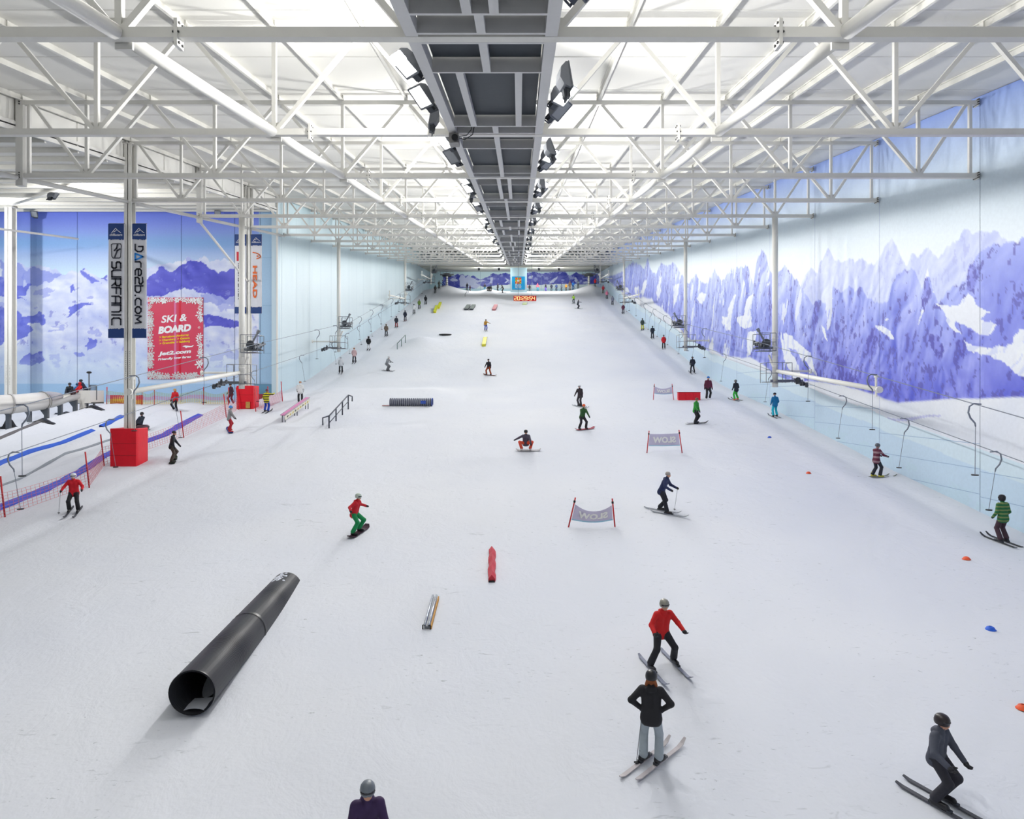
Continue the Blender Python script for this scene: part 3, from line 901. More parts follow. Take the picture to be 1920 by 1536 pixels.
def flood(x, y, z, side, tilt, yaw=0.0, lamp=0.0, lab=None, grp=None, throw=0.0, lit=True):
    e = empty('floodlight', (x, y, z))
    e.rotation_euler = (0, R(tilt), R((0 if side > 0 else 180) + yaw))
    for nme, me in FM: link(nme, me if lit or nme != 'glass' else DIM, e)
    tag(e, lab, 'floodlight', grp)
    if lamp:
        ld = bpy.data.lights.new('flood_lamp', 'AREA')
        ld.shape = 'RECTANGLE'; ld.size = .5; ld.size_y = .42
        ld.energy = lamp; ld.color = (1.0, .985, .955)
        lo = bpy.data.objects.new('flood_lamp', ld); COL.objects.link(lo); lo.parent = e
        lo.location = (.06, 0, -.05)          # just under the glass; the reflector throws the beam outwards
        lo.rotation_euler = (0, R(throw), 0)
    return e
LABA = 'grey floodlight on the gantry edge facing the banner side'
LABB = 'grey floodlight on the gantry edge facing the needle mural'
for n in range(-1, 16):
    y0 = Y1 + DT * n
    # (place in the bay, tilt of the fitting, turn, lamp, throw of its reflector); the upturned ones wash the roof
    L_ = ((.30, -34, 42, 1.0, -44), (.62, -40, 48, 0, 0)) if n < 9 else ((.45, -34, 42, 1.0, -44),)
    R_ = ((.42, -112, 10, 0, 0), (.60, -34, -42, 1.0, -44), (.78, -40, -30, 0, 0)) if n < 9 else ((.60, -34, -42, 1.0, -44),)
    if n % 2 == 0:
        L_ = L_ + ((.86, -100, 8, .42, 0),)
        R_ = ((R_[0][0], -100, 10, .42, 0),) + R_[1:] if n < 9 else R_ + ((.86, -100, 8, .42, 0),)
    for f, tl, yw, lamp, th in L_:
        y = y0 + f * DT
        flood(gx0 - .47, y, chord(y) + .32, -1, tl, yw, lamp * LAMP_W, LABA, 'floodlights of the banner side', th, lamp > 0 or n % 2 == 0)
    for f, tl, yw, lamp, th in R_:
        y = y0 + f * DT
        flood(gx1 + .47, y, chord(y) + .32, 1, tl, yw, lamp * LAMP_W, LABB, 'floodlights of the needle mural side', th, lamp > 0)
for x in (-9, -4.5, 4.5, 9):  # added lamps that brighten the end wall and the top of the slope
    y = 153.5
    flood(x, y, chord(y) - .55, 1, -62, 90, LAMP_W * .45, 'added grey floodlight under the cream soffit to brighten the end wall', 'added soffit floodlights')
# floodlights of the side hall, on its rear wall
for px, py in ((64, 402), (408, 401)):
    q = at(px, py, 60.6)
    e = flood(q.x, 60.6, q.z, 1, -40, -70, 0, 'small unlit grey floodlight hung at the top of the snow mountain mural', 'mural floodlights', 0, False)
for x, y in ((-36, 30), (-30, 44), (-42, 50)):  # lamps added under the side roof to brighten the hall and its mural
    flood(x, y, roof2(y) - 1.2, -1, -50, -90, LAMP_W * 1.05, 'added grey floodlight under the side hall roof', 'added side hall roof floodlights')

# camera head with trailing cables under the gantry
q = at(853, 262, 21.2)
e = empty('camera_head', (q.x, 21.2, q.z))
MB().box(-.17, .13, -.2, .2, -.16, .14).obj('housing', mat('camera_grey', (150, 148, 146), .5, .2, noise=.2), e)
MB().disc((.02, -.24, -.03), (0, 1, 0), .1, .12, 14).obj('lens', M_BLACK, e)
MB().bar((0, 0, .14), (0, 0, .42), .06).bar((-.14, 0, .42), (.3, 0, .42), .05).obj('bracket', M_DGREY, e)
MB().tube([(.05, .05, .1), (.3, 0, .0), (.55, 0, .16), (.62, 0, .5), (.5, .1, .58)], .014, 6).obj('cable', M_BLACK, e)
MB().tube([(.08, .05, .12), (.36, .02, .14), (.5, 0, .3), (.55, 0, .58)], .012, 6).obj('cable', M_BLACK, e)
tag(e, 'small grey camera unit with loose black cables under the gantry', 'camera')

# ================================================================== DRAG LIFTS
WX = {1: (17.48, 16.3, 19.2), -1: (-18.92, -17.75, -20.35)}     # mast, return rope, tow rope
def lift_mast(side, n, boom, lab):
    xm, xu, xl = WX[side]
    y = TY[n]; g0 = ground(xm, y)
    s = 1 if xl > xm else -1                                     # +1: tow rope on the larger x
    e = empty('lift_mast', (xm, y, g0))
    top = chord(y) - g0
    MB().tube([(0, 0, 2.85), (0, 0, top)], .19, 14).obj('mast', M_OFFWHITE, e, True)
    for z in (3.1, 4.3, 5.0, 6.2, 6.6): MB().disc((0, 0, z), (0, 0, 1), .215, .06, 14).obj('collar', M_OFFWHITE, e)
    def wheels(cx, z, tilt, name):
        a = MB()
        for k in range(-2, 3):
            a.disc((cx, k * .36, z + tilt * k * .36 + (.0 if k % 2 else .06)), (1, 0, 0), .15, .09, 12)
        a.obj(name, M_DGREY, e, True)
        MB().bar((cx + .08, -.95, z - tilt * .95 + .05), (cx + .08, .95, z + tilt * .95 + .05), .05, .12).obj('wheel_beam', M_GREY, e)
    # upper head, return rope
    cu = xu - xm
    MB().bar((0, 0, 5.55), (cu * 1.15, 0, 5.55), .16, .14).bar((0, .3, 5.5), (cu * 1.15, .3, 5.5), .08).obj('cross_arm', M_GREY, e)
    wheels(cu, 5.75, .2, 'wheel_train')
    pl = MB()
    for k in range(5): pl.box(min(.1 * -s, cu), max(.1 * -s, cu), -.55 + k * .24, -.42 + k * .24, 5.3, 5.34)
    pl.obj('platform', M_GREY, e)
    rl = MB()
    for xx in (-.15 * s, cu * .45, cu * 1.1):
        for yy in (-.6, .6): rl.tube([(xx, yy, 5.3), (xx, yy, 6.5)], .022, 6)
    for z in (5.9, 6.5):
        rl.tube([(-.15 * s, -.6, z), (cu * 1.1, -.6, z), (cu * 1.1, .6, z), (-.15 * s, .6, z)], .022, 6)
    rl.obj('railing', M_GREY, e)
    MB().tube([(cu * .45, -.1, 5.6), (cu * 1.0, -.1, 6.75)], .07, 8).tube([(cu * .95, -.1, 6.65), (cu * 1.05, -.1, 6.85)], .11, 10).obj('jib', M_GREY, e)
    MB().disc((cu * .55, -.15, 5.85), (.3, 1, 0), .3, .08, 18).obj('sheave', M_DGREY, e)
    # lower head, tow rope
    cl = xl - xm
    MB().bar((-.3 * s, 0, 3.3), (cl * 1.1, 0, 3.3), .16, .14).bar((0, -.4, 3.25), (cl, -.4, 3.25), .08).obj('cross_arm', M_GREY, e)
    wheels(cl * .95, 3.15, .17, 'wheel_train')
    MB().disc((cl * 1.0, -1.05, 3.0), (1, 0, 0), .17, .12, 12).disc((cl * .7, -.9, 3.3), (1, .3, 0), .22, .1, 14).obj('sheave', M_DGREY, e)
    pl = MB()
    for k in range(5): pl.box(min(-.75 * s, cl * .5), max(-.75 * s, cl * .5), -.5 + k * .22, -.4 + k * .22, 3.18, 3.22)
    pl.obj('platform', M_GREY, e)
    rl = MB()
    for xx in (-.8 * s, .3 * s, cl * .55):
        for yy in (-.55, .55): rl.tube([(xx, yy, 3.15), (xx, yy, 4.5)], .022, 6)
    for z in (3.8, 4.5):
        rl.tube([(-.8 * s, .55, z), (-.8 * s, -.55, z), (cl * .55, -.55, z), (cl * .55, .55, z)], .022, 6)
    rl.obj('railing', M_GREY, e)
    MB().tube([(-.1 * s, .1, 4.3), (-.38 * s, .1, 5.05)], .08, 8).obj('spur', M_OFFWHITE, e)
    if boom == 'long':
        L_ = TY[4] - 33.3
        MB().tube([(.1 * s, -.1, 3.95), (.1 * s, -L_, 3.95 - .1 * L_)], .13, 12).obj('boom', M_OFFWHITE, e, True)
        MB().tube([(.1 * s, -L_ + .3, 3.6 - .1 * L_), (.1 * s, -L_ + .3, 4.6 - .1 * L_)], .06, 8).disc((.1 * s, -L_ + .3, 4.62 - .1 * L_), (0, 0, 1), .1, .14, 10).disc((.1 * s, -L_, 3.95 - .1 * L_), (0, 1, 0), .17, .1, 12).obj('boom_end', M_OFFWHITE, e)
    if boom in ('short', 'long'):
        x2 = (XR - .25 - xm) if s > 0 else (XL + .3 - xm)
        MB().tube([(0, .1, 3.95), (x2, .1, 3.95)], .08, 10).disc((x2, .1, 3.95), (1, 0, 0), .16, .1, 12).obj('wall_arm', M_OFFWHITE, e)
    tag(e, lab, 'lift mast')
    return e
for side, nm in ((1, 'needle mural'), (-1, 'pale wall')):
    for n, bm_ in ((4, 'long'), (7, 'short'), (12, 'long'), (16, 'long')):
        w = {4: 'lowest', 7: 'second', 12: 'third', 16: 'topmost'}[n]
        wh = 'beside the needle mural' if side > 0 else ('in front of the padded column' if n == 4 else 'beside the pale wall')
        lift_mast(side, n, bm_, f'{w} white hanging drag-lift mast with grey wheel heads {wh}')

def rope(x, dz, pts, lab):
    pts = [Vector(a) + (Vector(b) - Vector(a)) * t / 6 for a, b in zip(pts[:-1], pts[1:]) for t in range(6)] + [Vector(pts[-1])]
    mb = MB().tube(pts, .018, 5)
    o = mb.obj('lift_rope', M_CABLE)
    tag(o, lab, 'rope')
for side, nm in ((1, 'needle mural'), (-1, 'pale wall')):
    xm, xu, xl = WX[side]
    mast = [4, 7, 12, 16]
    up = [(xu, 16, ground(xu, 16) + 5.0)] + [(xu, TY[n], ground(xm, TY[n]) + 5.95) for n in mast] + [(xu * .93, 160, ground(0, 160) + 5.0)]
    lo = [(xl, 16, ground(xl, 16) + 2.6)] + [(xl, TY[n], ground(xm, TY[n]) + 3.3) for n in mast] + [(xl * .9, 160, ground(0, 160) + 4.6)]
    rope(xu, 0, up, f'upper return rope of the drag lift along the {nm}')
    rope(xl, 0, lo, f'lower tow rope of the drag lift along the {nm}')
    for k, (path, ys_) in enumerate(((up, [24.4, 31.5, 38.5, 60, 66, 76, 82, 88, 95, 101, 125]), (lo, [27.5, 34, 40.5, 52.5, 64, 75, 81, 87, 93.5, 100, 120]))):
        hy = np.array([p_[1] for p_ in path]); hz = np.array([p_[2] for p_ in path])
        for y in ys_:
            x = xu if k == 0 else xl
            z = float(np.interp(y, hy, hz))
            e = empty('tow_hanger', (x, y, z))
            sd = 1 if (k == 0) == (side < 0) else -1
            L_ = min(2.5, z - ground(x, y) - .95)
            MB().tube([(-.22 * sd, 0, 0), (.05 * sd, 0, .02), (.2 * sd, 0, -.08), (.24 * sd, 0, -.3), (.16 * sd, 0, -.5), (.0, 0, -.68), (-.02 * sd, 0, -.8)], [.026, .026, .03, .032, .032, .03, .022], 7).obj('hook', M_CABLE, e, True)
            tw = (-.45 if side > 0 else .45) if k else 0
            MB().tube([(-.02 * sd, 0, -.8), (tw * .6, 0, -L_)], .012, 5).obj('rod', M_CABLE, e)
            MB().disc((tw * .6, 0, -L_ - .03), (0, 0, 1), .12, .04, 12).obj('button', M_BLACK, e)
            tag(e, f'grey tow hanger with hooked bar on the {"upper" if k == 0 else "lower"} rope along the {nm}', 'tow hanger', f'tow hangers of the {"upper" if k == 0 else "lower"} rope along the {nm}')
# bull-wheel stations at the top of the lifts
for px, nm in ((838, 'pale wall'), (1104, 'needle mural')):
    q = at(px, 540, 161.0); g0 = ground(q.x, 161)
    e = empty('lift_return_station', (q.x, 161, g0))
    MB().tube([(0, 0, -.3), (0, 0, 2.4)], .27, 14).obj('post', M_OFFWHITE, e, True)
    for k in range(4): MB().disc((0, -.02, .35 + .45 * k), (0, 0, 1), .285, .12, 14).obj('dark_band', M_DGREY, e)
    MB().disc((0, 0, 2.3), (0, 0, 1), 1.1, .18, 28).obj('bull_wheel', M_DGREY, e)
    MB().bar((-1.6, 0, 2.6), (1.6, 0, 2.6), .3, .26).bar((-.7, -.5, 2.75), (.7, -.5, 2.75), .2).box(-.5, .5, -.4, .4, 2.7, 2.95).obj('machine_frame', M_GREY, e)
    rl = MB()
    for xx in (-1.5, -.8, 0, .8, 1.5): rl.tube([(xx, -.6, 2.55), (xx, -.6, 3.2)], .03, 6)
    rl.tube([(-1.5, -.6, 3.2), (1.5, -.6, 3.2)], .03, 6).obj('railing', M_GREY, e)
    tag(e, f'grey bull-wheel station on a white post at the lift top by the {nm}', 'lift station')
# ================================================================== WRITING
def text_mesh(name, s, m, w, h, shear=0.0, bold=0.0, mirror=False, spacing=1.0, depth=.004):
    """flat lettering fitted to w x h in the local xz plane, centred on the origin"""
    cu = bpy.data.curves.new(name, 'FONT')
    cu.body = s; cu.shear = shear; cu.offset = bold; cu.extrude = .01; cu.resolution_u = 3; cu.space_character = spacing
    o = bpy.data.objects.new(name, cu); COL.objects.link(o)
    dg = bpy.context.evaluated_depsgraph_get()
    me = bpy.data.meshes.new_from_object(o.evaluated_get(dg))
    bpy.data.objects.remove(o); bpy.data.curves.remove(cu)
    n = len(me.vertices)
    co = np.empty(n * 3, np.float32); me.vertices.foreach_get('co', co); co = co.reshape(-1, 3)
    lo, hi = co.min(0), co.max(0)
    out = np.empty_like(co)
    x = (co[:, 0] - (lo[0] + hi[0]) / 2) / (hi[0] - lo[0]) * w
    out[:, 0] = -x if mirror else x
    out[:, 2] = (co[:, 1] - (lo[1] + hi[1]) / 2) / (hi[1] - lo[1]) * h
    out[:, 1] = np.where(co[:, 2] > 0, 0, -depth)
    me.vertices.foreach_set('co', out.ravel())
    me.materials.clear(); me.materials.append(m); me.update()
    return me

def strokes(name, lines_, width, m, depth=.006):
    """flat lettering from pen strokes; each stroke a list of (x, z)"""
    mb = MB()
    for pts in lines_:
        for k in range(len(pts) - 1):
            a = Vector((pts[k][0], 0, pts[k][1])); b = Vector((pts[k + 1][0], 0, pts[k + 1][1]))
            if (b - a).length < 1e-6: continue
            d = (b - a).normalized()
            mb.bar(a - d * width * .4, b + d * width * .4, width, depth, up=(0, 1, 0))
    return mb.mesh(name, m)

M_NAVY = mat('banner_navy', (16, 58, 124), .6, noise=.05)
M_CLOTH = mat('banner_cloth', (226, 228, 236), .7, noise=.05, nscale=1.5, bump=.2)
M_INK = mat('ink_dark', (34, 38, 56), .6)
M_INKB = mat('ink_blue', (30, 140, 232), .6)
M_INKO = mat('ink_orange', (236, 106, 30), .6)
M_INKR = mat('ink_red', (204, 30, 54), .6)
M_WHITE = mat('print_white', (244, 244, 248), .6)
M_YEL = mat('print_yellow', (250, 218, 30), .6)

# letters of the vertical banners, drawn in a 1 x 1 box (x across, z up), then turned to run down
GL = {
 'S': [[(1, 1), (.2, 1), (0, .85), (0, .6), (.15, .5), (.85, .5), (1, .4), (1, .15), (.8, 0), (0, 0)]],
 'U': [[(0, 1), (0, .2), (.2, 0), (1, 0)], [(1, 0), (1, 1)]],
 'R': [[(0, 0), (0, 1), (.8, 1), (1, .85), (1, .55), (.8, .42), (0, .42)], [(.55, .42), (1, 0)]],
 'F': [[(0, 0), (0, .85), (.15, 1), (1, 1)], [(0, .5), (.85, .5)]],
 'A': [[(0, 0), (0, .8), (.2, 1), (1, 1), (1, 0)], [(0, .42), (1, .42)]],
 'N': [[(0, 0), (0, 1), (.8, 1), (1, .8), (1, 0)]],
 'I': [[(.5, 0), (.5, 1)]],
 'C': [[(1, 1), (.2, 1), (0, .8), (0, .2), (.2, 0), (1, 0)]],
 'd': [[(0, 0), (.75, 0), (1, .3), (1, .75), (.75, 1), (.3, 1), (.3, .45)]],
 '^': [[(0, 0), (.5, 1), (1, 0), (.1, 0)]],
 'r': [[(0, 0), (0, .6), (.3, .75), (1, .75)]],
 'e': [[(0, .42), (1, .42), (1, .65), (.75, .8), (.25, .8), (0, .6), (0, .2), (.25, 0), (.9, 0)]],
 '2': [[(0, .95), (.7, 1), (1, .8), (1, .6), (.8, .5), (.2, .5), (0, .35), (0, 0), (1, 0)]],
 'b': [[(0, 1), (0, 0), (.75, 0), (1, .2), (1, .5), (.75, .7), (0, .7)]],
 '.': [[(.4, .0), (.6, .0)]],
 'c': [[(1, .75), (.3, .75), (0, .5), (0, .22), (.3, 0), (1, 0)]],
 'o': [[(.3, 0), (.7, 0), (1, .25), (1, .5), (.7, .75), (.3, .75), (0, .5), (0, .25), (.3, 0)]],
 'm': [[(0, 0), (.12, .75), (.5, .2), (.88, .75), (1, 0)]],
 'D': [[(0, 0), (0, 1), (.75, 1), (1, .8), (1, .2), (.75, 0), (0, 0)]],
}
def run_down(word, x0, x1, ztop, zbot, widths=None, mirror=False, flip=False):
    """strokes of a word written down a banner: letter tops to the larger x (or mirrored)"""
    n = len(word); out = []
    ws = [widths.get(ch, 1.0) if widths else 1.0 for ch in word]
    gap = .28; tot = sum(ws) + gap * (n - 1); u = 0
    for ch, w in zip(word, ws):
        for st in GL[ch]:
            q = []
            for (a, b) in st:
                s_ = (u + a * w) / tot
                q.append((x0 + (x1 - x0) * (1 - b if mirror else b), ztop - (ztop - zbot) * s_))
            out.append((ch, q))
        u += w + gap
    return out

def torn(mb, x0, x1, z, amp, down, seed):
    rnd = random.Random(seed); n = 14
    top = [(x0 + (x1 - x0) * k / n, z + rnd.uniform(-amp, amp)) for k in range(n + 1)]
    return top
def banner(px0, px1, py0, py1, y, lab, deco):
    a = at(px0, py0, y); b = at(px1, py1, y)
    w = b.x - a.x; H = a.z - b.z
    e = empty('hanging_banner', (a.x, y, b.z))
    cl = MB()
    nx, nz = 6, 24
    v = []; f = []
    for i in range(nx + 1):
        for k in range(nz + 1):
            x = w * i / nx; z = H * k / nz
            v.append((x, .02 * math.sin(x * 7 + .8) * math.sin(z * 1.1 + w), z))
    for i in range(nx):
        for k in range(nz):
            q = i * (nz + 1) + k
            f.append((q, q + nz + 1, q + nz + 2, q + 1))
    cl.add(v, f); co = cl.obj('cloth', M_CLOTH, e, True)
    so = co.modifiers.new('thick', 'SOLIDIFY'); so.thickness = .008
    D = -.034
    tz = H * .862; bz = H * .082
    for nme, z0, z1, edge in (('top_band', tz, H, 0), ('bottom_band', 0, bz, 1)):
        mb = MB()
        jag = torn(None, 0, w, bz if edge else tz, .035, 0, int(px0) + edge)
        pts = ([(0, 0)] + [(w, 0)] + jag[::-1]) if edge else (jag + [(w, H), (0, H)])
        n = len(pts)
        mb.prism(pts, D, D + .005); o = mb.obj(nme, M_NAVY, e)
    # mountain mark and small name on the top band
    cx = w * .5; z0 = H * .925
    MB_ = strokes('peak_mark', [[(cx - .24, z0 - .03), (cx - .02, z0 + .23), (cx + .1, z0 + .1), (cx + .27, z0 - .03)], [(cx - .12, z0 + .02), (cx - .02, z0 + .08), (cx + .05, z0 + .16)]], .028, M_WHITE)
    link('peak_mark', MB_, e, (0, D - .006, 0))
    link('lettering', text_mesh('lettering', 'chillfactore', M_WHITE, w * .8, .13, bold=.01), e, (cx, D - .004, z0 - .13))
    for z in (H + .02, .06):
        MB().tube([(0, .03, z), (w, .03, z)], .018, 6).obj('batten', M_GREY, e)
    deco(e, w, H, D - .008)
    tag(e, lab, 'banner')
def deco_surf(e, w, H, d):
    st = run_down('SURFANIC', .24 * w, .80 * w, H * .665, H * .115, {'I': .35, 'S': .9})
    link('lettering', strokes('lettering', [q for c, q in st], .085, M_INK), e, (0, d, 0))
    xa, xb, za, zb = .2 * w, .84 * w, H * .825, H * .70
    link('emblem', strokes('emblem', [[(xa + .08, za), (xb - .05, za), (xb, za - .1), (xb - .04, zb + .05), (xb - .12, zb), (xa + .1, zb), (xa + .03, zb + .1), (xa, za - .06), (xa + .08, za)]], .045, M_INK), e, (0, d, 0))
    link('emblem', strokes('emblem', [[(xb - .22, za - .06), (xa + .3, zb + .55), (xa + .18, zb + .42)], [(xa + .2, zb + .06), (xb - .22, zb + .42), (xb - .08, zb + .5)]], .085, M_INK), e, (0, d, 0))
def deco_dare(e, w, H, d):
    W = {'.': .35, 'm': 1.2, 'r': .8, 'd': 1.1}
    st = run_down('d^re2b.com', .22 * w, .76 * w, H * .82, H * .13, W)
    link('lettering', strokes('lettering', [q for c, q in st if c != '^'], .08, M_INK), e, (0, d, 0))
    link('lettering', strokes('lettering', [q for c, q in st if c == '^'], .085, M_INKB), e, (0, d, 0))
def deco_head(e, w, H, d):
    me = text_mesh('lettering', 'HEAD', M_INKO, H * .41, w * .38, bold=.03)
    o = link('lettering', me, e, (w * .37, d, H * .40)); o.rotation_euler = (0, R(90), 0)
    z = H * .745
    link('emblem', strokes('emblem', [[(w * .2, z + .18), (w * .55, z + .12), (w * .8, z - .02), (w * .9, z - .14), (w * .82, z - .24), (w * .55, z - .33)]], .075, M_INKO), e, (0, d, 0))
    MB().disc((w * .6, d, z - .12), (0, 1, 0), .06, .006, 12).obj('emblem', M_INKO, e)
def deco_salo(e, w, H, d):
    me = text_mesh('lettering', 'ROUNS LAYER', M_INK, H * .46, w * .34, bold=.03)
    o = link('lettering', me, e, (w * .45, d, H * .405)); o.rotation_euler = (0, R(90), 0)
    MB().prism([(w * .16, H * .665), (w * .6, H * .665), (w * .6, H * .78), (w * .16, H * .78)], d, d + .005).obj('emblem', M_INKR, e)
    MB().prism([(w * .36, H * .70), (w * .6, H * .70), (w * .6, H * .76), (w * .36, H * .76)], d - .004, d).obj('emblem', M_WHITE, e)
YB = TY[3] - .32
banner(203.5, 233, 420, 634, YB, 'tall navy and white banner lettered SURFANIC on the tall column', deco_surf)
banner(248.5, 275, 420, 634, YB, 'tall navy and white banner lettered dare2b.com', deco_dare)
YB2 = TY[5] - .3
banner(440.5, 462, 440, 588, YB2, 'navy and white banner with a red square behind the lift mast', deco_salo)
banner(470.5, 491, 440, 588, YB2, 'navy and white banner with orange HEAD lettering', deco_head)

# ---- big red poster on the mural
def poster():
    y = Y_ANX - .06
    a = at(277, 558, y); b = at(381, 711, y); w = b.x - a.x; H = a.z - b.z
    e = empty('wall_poster', (a.x, y, b.z))
    MB().box(0, w, 0, .04, 0, H).obj('sheet', mat('poster_red', (216, 66, 96), .35, noise=.05, nscale=.7), e)
    for x0, x1, c in ((.475, .515, (222, 118, 164)), (.56, .60, (216, 32, 60))):
        MB().box(w * x0, w * x1, -.012, 0, .1, H - .2).obj('fold_strip', mat('poster_fold_%d' % c[1], c, .3), e)
    rnd = random.Random(3); mb = MB()
    def flake(cx, cz, r, k):
        for i in range(6):
            a_ = math.pi / 3 * i + rnd.random() * .3 * (k > 0)
            d = Vector((math.cos(a_), 0, math.sin(a_))); s = Vector((-d.z, 0, d.x)); c = Vector((cx, 0, cz))
            if k % 2:
                mb.add([c + d * r * .15, c + d * r * .6 + s * r * .2, c + d * r, c + d * r * .6 - s * r * .2], [(0, 1, 2, 3)])
            else:
                mb.add([c + s * r * .07, c + d * r + s * r * .07, c + d * r - s * r * .07, c - s * r * .07], [(0, 1, 2, 3)])
                for q in (.5, .8):
                    for sg in (-1, 1):
                        p0 = c + d * r * q; p1 = p0 + (d + s * sg * 1.2).normalized() * r * .3
                        t = (p1 - p0).normalized().cross(Vector((0, 1, 0))) * r * .06
                        mb.add([p0 - t, p1 - t, p1 + t, p0 + t], [(0, 1, 2, 3)])
    for k in range(150):
        s = rnd.random(); off = abs(rnd.gauss(0, .12))
        side = k % 4; r = rnd.uniform(.12, .34) * (1.25 if k % 7 == 0 else 1)
        off = min(off + r * .4, .7)
        cx, cz = ((off, s * H), (w - off, s * H), (s * w, off), (s * w, H - off))[side]
        cx = min(max(cx, r * .9), w - r * .9); cz = min(max(cz, r * .9), H - r * .9)
        n0 = len(mb.v); flake(cx, cz, r, k)
        mb.v[n0:] = [(p_[0], -.0004 * k, p_[2]) for p_ in mb.v[n0:]]
    o = mb.obj('snowflake_border', M_WHITE, e); o.location = (0, -.016, 0); o['kind'] = 'stuff'
    rot = R(-5)
    def tx(s, mt, cx, cz, ww, hh, shear=.22, bold=.02):
        q = link('lettering', text_mesh('lettering', s, mt, ww * w, hh * H, shear, bold), e, (cx * w, -.016, (1 - cz) * H))
        q.rotation_euler = (0, rot, 0)
    tx('SKI &', M_WHITE, .475, .255, .47, .09, bold=.025)
    tx('BOARD', M_WHITE, .485, .385, .60, .092, bold=.06)
    tx('> Barcelona (Andorra)', M_YEL, .475, .475, .53, .032, .1, .035)
    tx('> Chambery  > Geneva', M_YEL, .485, .513, .55, .032, .1, .035)
    tx('> Grenoble  > Salzburg', M_YEL, .49, .552, .55, .032, .1, .035)
    tx('Jet2.com', M_WHITE, .485, .680, .60, .062, bold=.05)
    tx('Friendly low fares', M_WHITE, .485, .745, .60, .036, bold=.04)
    pl = MB().prism([(0, .0), (.25, .08), (.8, .02), (1.0, .12), (1.05, .11), (.92, -.05), (.6, -.1), (.2, -.06)], 0, .006)
    pl.add([(.3, -.004, 0), (.6, -.004, -.02), (.36, -.004, -.17), (.28, -.004, -.16)], [(0, 1, 2, 3)])
    q = pl.obj('plane_mark', M_WHITE, e); q.location = (w * .625, -.018, H * .402)
    tag(e, 'large red poster reading SKI & BOARD with a snowflake border', 'poster')
poster()
# small window low on the plain end of that wall
a = at(477, 721, Y_ANX - .05); b = at(510, 738.5, Y_ANX - .05)
wn = MB().box(a.x, b.x, Y_ANX - .06, Y_ANX - .01, b.z, a.z).obj('window_1', mat('window_glass', (112, 160, 190), .15))
for (x0, x1, z0, z1) in ((a.x - .05, b.x + .05, a.z, a.z + .05), (a.x - .05, b.x + .05, b.z - .05, b.z), (a.x - .05, a.x, b.z, a.z), (b.x, b.x + .05, b.z, a.z)):
    MB().box(x0, x1, Y_ANX - .09, Y_ANX - .01, z0, z1).obj('window_frame', mat('frame_blue', (130, 166, 196), .5), wn)
tag(wn, 'small blue-grey window low on the rear wall of the side hall', 'window', kind='structure')
a = at(483, 738.8, Y_ANX - .4); b = at(506, 745, Y_ANX - .4)
bx = MB().box(a.x, b.x, Y_ANX - .45, Y_ANX - .1, b.z - .2, a.z).obj('box_hoarding', mat('dark_red_board', (150, 40, 60), .6, noise=.2))
tag(bx, 'low dark red board under the small window', 'board')

# ---- pillar and poster at the top of the slope
YP = 155.0
a = at(957, 508, YP); b = at(988, 553, YP)
pl = MB().box(a.x, b.x, YP, YP + 3, b.z - .6, chord(YP) + .2).obj('pillar', mat('pillar_blue', (190, 222, 234), .55, noise=.03, nscale=.5))
tag(pl, 'pale blue pillar carrying a bright poster at the top of the slope', 'pillar')
a = at(960, 518.5, YP - .06); b = at(984.3, 543, YP - .06); w = b.x - a.x; H = a.z - b.z
e = empty('pillar_poster', (a.x, YP - .06, b.z))
MB().box(0, w, 0, .05, 0, H).obj('sheet', mat('poster_cyan', (6, 164, 226), .5), e)
cols = [(226, 52, 52), (246, 180, 36), (112, 178, 62), (240, 112, 44), (222, 62, 110), (250, 220, 80)]
cx, cz, hw = w * .48, H * .68, w * .235
def sq(t):                                   # point on the border of a square
    t = t % 4; k = int(t); f_ = t - k
    return [(-1 + 2 * f_, 1), (1, 1 - 2 * f_), (1 - 2 * f_, -1), (-1, -1 + 2 * f_)][k]
for k in range(16):
    p0, p1 = sq(k / 4), sq((k + 1) / 4)
    mb = MB().add([(cx, -.012, cz), (cx + p0[0] * hw, -.012, cz + p0[1] * hw * 1.05), (cx + p1[0] * hw, -.012, cz + p1[1] * hw * 1.05)], [(0, 1, 2)])
    mb.obj('colour_ray', mat('ray_%d' % (k % 6), cols[k % 6], .5), e)
MB().disc((cx, -.016, cz - .02), (0, 1, 0), hw * .36, .006, 18).obj('white_centre', M_WHITE, e)
for s, zc, hh in (('CHILL', .33, .16), ('FACTORE', .16, .13)):
    link('lettering', text_mesh('lettering', s, M_WHITE, w * .48, H * hh, bold=.02), e, (cx, -.012, H * zc))
tag(e, 'bright blue poster with a multicoloured burst on the pale pillar', 'poster')

# ---- hanging clock
YC = TY[4]
a = at(963, 554.5, YC); b = at(1005.5, 564.5, YC); w = b.x - a.x; H = a.z - b.z
e = empty('digital_clock', (a.x, YC, b.z))
MB().box(0, w, 0, .1, 0, H).obj('case', mat('clock_red', (206, 8, 26), .5, emit=.12), e)
SEG = {'a': ((0, 1), (1, 1)), 'b': ((1, 1), (1, .5)), 'c': ((1, .5), (1, 0)), 'd': ((0, 0), (1, 0)), 'e': ((0, 0), (0, .5)), 'f': ((0, .5), (0, 1)), 'g': ((0, .5), (1, .5))}
DG = {'2': 'abged', '0': 'abcdef', '9': 'abcdfg', '5': 'afgcd', '4': 'fgbc'}
M_LED = mat('led_amber', (255, 236, 170), .5, emit=.8)
x = .07
for ch in '20:29:54':
    if ch == ':':
        st = MB().box(x, x + .05, -.012, 0, H * .28, H * .4).box(x, x + .05, -.012, 0, H * .6, H * .72)
        st.obj('colon', M_LED, e); x += .1; continue
    st = [[(x + p_[0] * .14, H * .2 + p_[1] * H * .6) for p_ in SEG[s_]] for s_ in DG[ch]]
    link('digit', strokes('digit', st, .03, M_LED, .01), e, (0, -.008, 0)); x += .205
